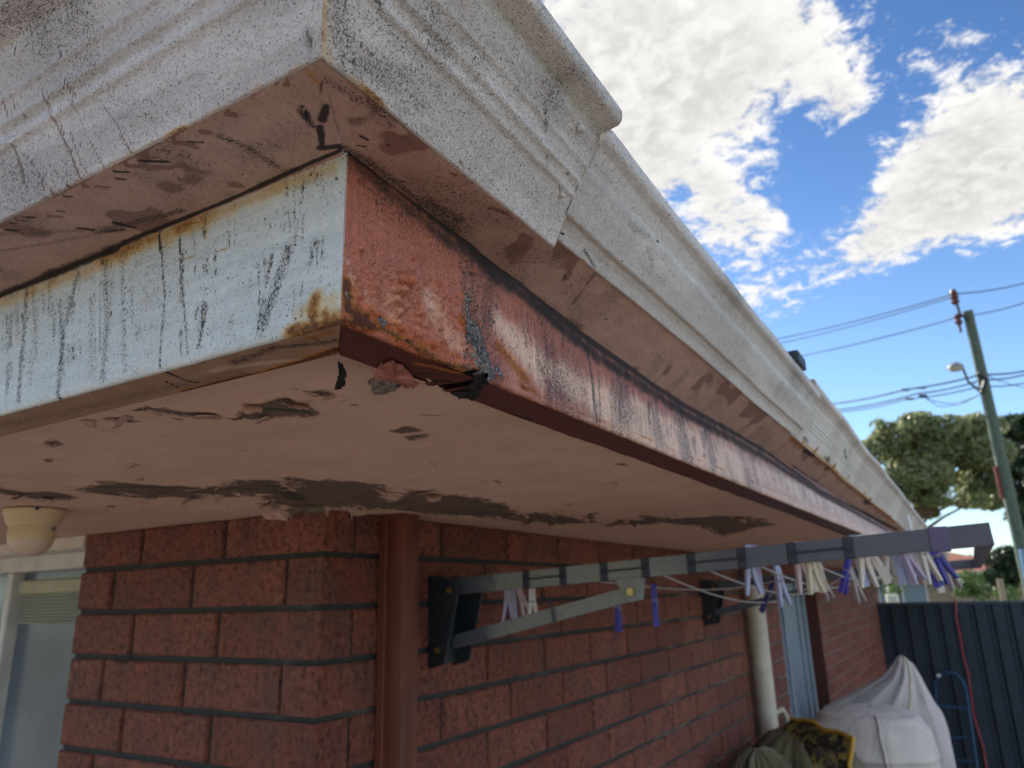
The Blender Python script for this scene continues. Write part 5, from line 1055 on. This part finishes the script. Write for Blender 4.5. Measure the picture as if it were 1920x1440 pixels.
def tree(name, label, D, crown, nleaf, size, mat, trunk, seed, gaps=.42, group=None):
    """crown: list of (px, py, radius px, depth offset m)"""
    base = UD(trunk[0][0], trunk[0][1], D); root = thing(name, label, 'tree', (base[0], base[1], GROUND), group)
    C_ = []; R_ = []
    for x, y, r_, dd in crown: C_.append(UD(x, y, D+dd)-np.array(root.location)); q = r_/FPX*D; R_.append((q*1.05, q*1.05, q*.72))
    leaves('crown', C_, R_, nleaf, size, mat, root, seed, gaps=gaps)
    pts = [UD(x, y, D)-np.array(root.location) for x, y in trunk]; pts[0] = np.array([pts[0][0], pts[0][1], 0.])
    g = MB(); g.tube(pts, list(np.linspace(.32, .10, len(pts))*D/45), 10)
    r = np.random.default_rng(seed)
    for c_ in C_:
        s_ = pts[min(len(pts)-1, 1+int(r.integers(0, len(pts)-1)))]; mid = (s_*.55+c_*.45)+r.normal(0, .25, 3); g.tube([s_, mid, c_], [.13*D/45, .08*D/45, .03*D/45], 6)
    g.build('trunk', M['bark'], root, smooth=True); return root
r = np.random.default_rng(3)
crown = [(1640, 850, 40, 0), (1625, 885, 32, 1), (1670, 825, 38, 0), (1655, 800, 22, -1), (1700, 850, 48, 1), (1720, 800, 40, 0), (1712, 790, 26, 2), (1750, 840, 50, 0), (1775, 805, 38, -1), (1810, 840, 52, 1), (1830, 800, 36, 0), (1850, 850, 45, -1), (1785, 880, 50, 2), (1730, 890, 50, -1), (1680, 890, 46, 1), (1840, 900, 46, 0),
         (1860, 930, 38, 1), (1660, 920, 30, 0), (1700, 930, 34, 0), (1760, 925, 36, -1), (1815, 930, 34, 0), (1860, 800, 28, 2), (1740, 960, 20, 1), (1830, 938, 26, -2), (1695, 958, 18, 0), (1640, 940, 22, 1)]
tree('gum_tree', 'wide crowned olive green gum tree behind the utility pole', 45, crown, 60000, .17, M['leaf_gum'], [(1705, 1150), (1712, 1010), (1722, 960), (1716, 900), (1735, 850)], 3)
crown = [(1905, 800, 34, 0), (1895, 840, 30, 1), (1925, 850, 40, 0), (1915, 890, 36, 0), (1945, 820, 40, 0), (1960, 880, 50, 0), (1900, 930, 30, 1), (1925, 965, 34, 0), (1960, 960, 40, 0)]
tree('gum_tree', 'darker tree at the right edge, seen past the utility pole', 52, crown, 9000, .30, M['leaf_dark'], [(1925, 1150), (1928, 1010), (1930, 960), (1935, 900)], 8)
crown = [(1872, 1050, 22, 0), (1888, 1040, 22, 0), (1865, 1080, 22, 0), (1895, 1075, 24, 0), (1882, 1098, 22, 0), (1908, 1058, 18, 0)]
tree('garden_tree', 'small dense green tree beside the neighbour house, left of the pole foot', 20, crown, 6000, .075, M['leaf_dark'], [(1882, 1200), (1884, 1110), (1882, 1080)], 14, gaps=.3)
def bush(label, D, blobs, n, size, mat, seed, group=None):
    b0 = UD(blobs[0][0], blobs[0][1], D); root = thing('bush', label, 'bush', (b0[0], b0[1], GROUND), group); C_ = []; R_ = []
    for x, y, r_ in blobs: C_.append(UD(x, y, D)-np.array(root.location)); q = r_/FPX*D; R_.append((q, q, q))
    C_.append(np.array([0, 0, .5])); R_.append((.6, .6, .6)); leaves('foliage', C_, R_, n, size, mat, root, seed, gaps=.25)
    g = MB(); g.tube([(0, 0, 0), (0.02, 0, .6), C_[0]], [.05, .04, .015], 6); g.build('stem', M['bark'], root); return root
bush('round green bush over the fence in front of the neighbour house', 15, [(1820, 1092, 24), (1805, 1105, 18), (1840, 1108, 18)], 3500, .05, M['leaf_green'], 21)
bush('yellow green bush right of the rounded one, low over the fence', 16, [(1882, 1112, 18), (1900, 1116, 16)], 1800, .05, M['leaf_green'], 22)
bush('small green bush between the wall end and the neighbour window', 14, [(1682, 1100, 16), (1672, 1112, 16)], 1500, .05, M['leaf_green'], 23)
bush('dark green bush close behind the wall end', 17, [(1665, 1078, 14), (1660, 1100, 14)], 1500, .05, M['leaf_dark'], 24)
g = MB(); p = UD(1874, 1085, 13.5); g.box((p[0]-.05, p[1]-.05, GROUND), (p[0]+.05, p[1]+.05, p[2]), .01)
tag(g.build('garden_post', plain('tan_timber', (.40, .30, .20), .8)), 'tan timber post standing in front of the small green tree', 'post')
g = MB(); p = UD(1673, 1118, 12.5); g.box((p[0]-.10, p[1]-.1, GROUND), (p[0]+.09, p[1]+.1, p[2]+.04), .03)
tag(g.build('garden_box', plain('cream_box', (.66, .64, .50), .6)), 'cream box top showing over the fence beside the wall end', 'box')

# neighbour house
D = 24
nb = thing('neighbour_house', 'neighbour house with terracotta tiled roof behind the fence', 'house', (UD(1760, 1100, D)[0], UD(1760, 1100, D)[1], GROUND))
e0 = UD(1600, 1082, D); e1 = UD(1890, 1062, D); ev = (e1-e0); ev[2] = 0; ev /= np.linalg.norm(ev); bk = np.array([-ev[1], ev[0], 0]); ze = (UD(1790, 1076, D))[2]
e0[2] = e1[2] = ze; M['terra'] = plain('terracotta_tiles', (.36, .14, .085), .8, var=.3, vs=6, streak=(1, 1, 6))
g = MB(); q0 = e0-ev*4; q1 = e1+ev*1.5; q0[2] = q1[2] = ze; mid0 = q0+bk*4+ev*3; mid1 = q1+bk*4-ev*3; mid0[2] = mid1[2] = ze+1.25; b0 = q0+bk*8; b1 = q1+bk*8
g.add([q0, q1, b1, b0, mid0, mid1], [(0, 1, 5, 4), (1, 2, 5), (2, 3, 4, 5), (3, 0, 4), (0, 3, 2, 1)]); kid(g.build('roof', M['terra']), nb)
g = MB(); a = q0+bk*.5+ev*.5; b = q1+bk*.5-ev*.5
g.add([(p[0], p[1], z) for z in (GROUND, ze-.02) for p in (a, b, b+bk*7, a+bk*7)], [(0, 1, 5, 4), (1, 2, 6, 5), (2, 3, 7, 6), (3, 0, 4, 7)]); kid(g.build('wall', plain('tan_brick_wall', (.33, .25, .17), .85, var=.2, vs=8)), nb)
g = MB(); g.beam(q0-bk*.06, q1-bk*.06, bk*.06, np.array([0, 0, .06])); kid(g.build('gutter', plain('cream_gutter', (.5, .47, .40), .6)), nb)
wa = UD(1700, 1100, D); k_ = ((wa-a)@ev); wc = a+ev*k_; 
g = MB(); wn = wc-bk*.02; g.beam(wn-ev*.75+[0, 0, ze-.85-wn[2]], wn+ev*.75+[0, 0, ze-.85-wn[2]], bk*.015, np.array([0, 0, .6])); wd = kid(g.build('window', plain('blue_grey_window', (.16, .22, .28), .15)), nb)
for s in (-.78, 0, .78):
    g = MB(); g.beam(wn+ev*s-bk*.02+[0, 0, ze-1.45-wn[2]], wn+ev*s-bk*.02+[0, 0, ze-.25-wn[2]], ev*.03, bk*.015)
    fr = g.build('window_stile', M['alu_white']); fr.parent = wd
# far street trees on the skyline, too far to count
cs_ = []; rs_ = []; r = np.random.default_rng(77)
for i in range(90):
    a = r.uniform(-1.2, 1.2); d = r.uniform(90, 130); cs_.append((CAM[0]+d*math.sin(a), CAM[1]+d*math.cos(a), r.uniform(-1, 1.5))); rs_.append((r.uniform(3, 6), r.uniform(3, 6), r.uniform(2, 4)))
tag(leaves('far_trees', cs_, rs_, 26000, .5, M['leaf_dark'], None, 5, gaps=.2), kind='stuff')

# utility pole and lines
D = 18.
pb = UD(1953, 1200, D); pt = UD(1814, 582, D); pb = pb+(pt-pb)*(0)
pole = thing('utility_pole', 'leaning timber utility pole with a small street lamp and pale conduit', 'utility pole', (pb[0], pb[1], GROUND))
def pk(o): return kid(o, pole)
lowp = np.array([pb[0]+(pb[0]-pt[0])*(pb[2]-GROUND)/(pt[2]-pb[2]), pb[1]+(pb[1]-pt[1])*(pb[2]-GROUND)/(pt[2]-pb[2]), GROUND])
on = lambda py: lowp+(pt-lowp)*np.clip(((UD(1850, py, D)[2]-GROUND)/(pt[2]-GROUND)), 0, 1)
g = MB(); g.tube([lowp, (lowp+pt)/2, pt], [.155, .140, .112], 18); pk(g.build('pole_shaft', M['pole'], smooth=True))
R3 = MR[0]; 
g = MB(); g.tube([pt-[0, 0, .25], pt-[0, 0, .1]-R3*.2, pt-R3*.26+[0, 0, .45]], .035, 8); pk(g.build('top_bracket', M['black_plastic'], smooth=True))
g = MB(); q = UD(1790, 560, D); g.lathe([(0, .28), (.06, .28), (.07, .2), (.10, .18), (.07, .12), (.10, .08), (.07, .02), (.10, -.04), (.05, -.1), (0, -.1)], (q[0], q[1], q[2]-.05), 14); pk(g.build('insulator', M['insul'], smooth=True))
q = UD(1797, 600, D); g = MB(); g.lathe([(0, .16), (.05, .15), (.09, .08), (.05, .02), (.09, -.05), (.04, -.14), (0, -.15)], tuple(q), 14); g.tube([q-[0, 0, .1], q-[0, 0, .32]], .03, 8); pk(g.build('insulator', M['insul'], smooth=True))
g = MB(); ja = UD(1835, 707, D-.2); jb = on(707); g.tube([UD(1832, 700, D-.2), UD(1848, 712, D-.2), UD(1842, 735, D-.2)], .06, 8); pk(g.build('cable_clamp', M['black_plastic'], smooth=True))
g = MB(); g.tube([on(745), UD(1815, 715, D-.1), UD(1806, 692, D-.2), UD(1800, 686, D-.3)], .03, 8); pk(g.build('lamp_arm', M['pole'], smooth=True))
g = MB(); q = UD(1791, 687, D-.3); rr_ = [(0, .10), (.08, .085), (.16, .02), (.18, -.04), (.0, -.05)]; g.lathe(rr_, tuple(q), 20); lp_ = pk(g.build('lamp_head', plain('grey_lamp_shell', (.28, .29, .27), .5), smooth=True))
g = MB(); g.lathe([(.15, -.045), (.13, -.10), (.0, -.12)], tuple(q), 20); s1 = g.build('lamp_glass', plain('lamp_lens', (.55, .53, .45), .3), smooth=True); s1.parent = lp_
g = MB(); g.tube([on(1030)-np.array(R3)*.10-MR[2]*.14, on(1080)-np.array(R3)*.12-MR[2]*.14, on(1140)-np.array(R3)*.12-MR[2]*.14, lowp-np.array(R3)*.12-MR[2]*.14], .05, 8); pk(g.build('conduit', M['conduit'], smooth=True))
g = MB(); q1 = on(875)-np.array(R3)*.17; q2 = on(935)-np.array(R3)*.17; g.tube([q1, q2], .05, 8); pk(g.build('red_marker', plain('dull_red_band', (.20, .05, .045), .7)))
def cable(pts, r_, label, sag=0):
    g = MB(); P_ = [UD(x, y, d) for x, y, d in pts]; out = []
    for a, b in zip(P_[:-1], P_[1:]):
        for s in np.linspace(0, 1, 9)[:-1]: out.append(a+(b-a)*s-np.array([0, 0, sag*4*s*(1-s)]))
    out.append(P_[-1]); g.tube(out, r_, 6, cap=False); return tag(g.build('power_line', M['powerline'], smooth=True), label, 'power line', 'power lines at the utility pole')
cable([(1100, 700, 34), (1480, 631, 24), (1790, 551, 18), (1925, 530, 19), (2100, 510, 22)], .016, 'topmost power line, tied to the brown insulator', .05)
cable([(1100, 712, 34), (1480, 640, 24), (1790, 556, 18)], .013, 'thin power line running just under the topmost one, left of the pole', .05)
cable([(1100, 738, 34), (1500, 668, 24), (1800, 594, 18), (1925, 566, 19), (2100, 540, 22)], .015, 'second power line, meeting the pole at its cut top', .05)
cable([(1300, 800, 30), (1565, 757, 23), (1700, 730, 20), (1840, 702, 18), (1930, 694, 19), (2100, 690, 22)], .022, 'upper of the service cables reaching the lamp', .04)
cable([(1300, 808, 30), (1575, 768, 23), (1720, 738, 20), (1842, 712, 18), (1930, 700, 19), (2100, 698, 22)], .020, 'service cable directly below the uppermost one by the lamp', .05)
cable([(1300, 820, 30), (1580, 772, 23), (1700, 748, 20), (1838, 724, 18), (1930, 716, 19), (2100, 712, 22)], .016, 'lowest straight service cable left of the pole', .05)
cable([(1725, 738, 20), (1752, 752, 19.5), (1790, 757, 19), (1832, 742, 18)], .012, 'loose cable drooping in a loop left of the pole', .02)
cable([(1728, 740, 20), (1760, 762, 19.5), (1800, 758, 19), (1838, 738, 18)], .010, 'thinner loop of cable drooping lowest by the pole', .02)
cable([(1845, 700, 18), (1880, 716, 18.5), (1930, 728, 19)], .010, 'thin wire slanting down to the right from the pole clamp', .02)
for x, y, d in ((1697, 731, 20), (1728, 727, 19.7), (1705, 748, 20), (1730, 742, 19.7)):
    q = UD(x, y, d); g = MB(); g.tube([q-R3*.10, q+R3*.10], .035, 8)
    tag(g.build('cable_joint', M['powerline'], smooth=True), {1697: 'dark cable joint on the upper service cable, farther from the pole', 1728: 'dark cable joint on the upper service cable, nearer the pole', 1705: 'dark cable joint on the lower service cable, farther from the pole', 1730: 'dark cable joint on the lower service cable, nearer the pole'}[x], 'cable joint', 'joints on the service cables')
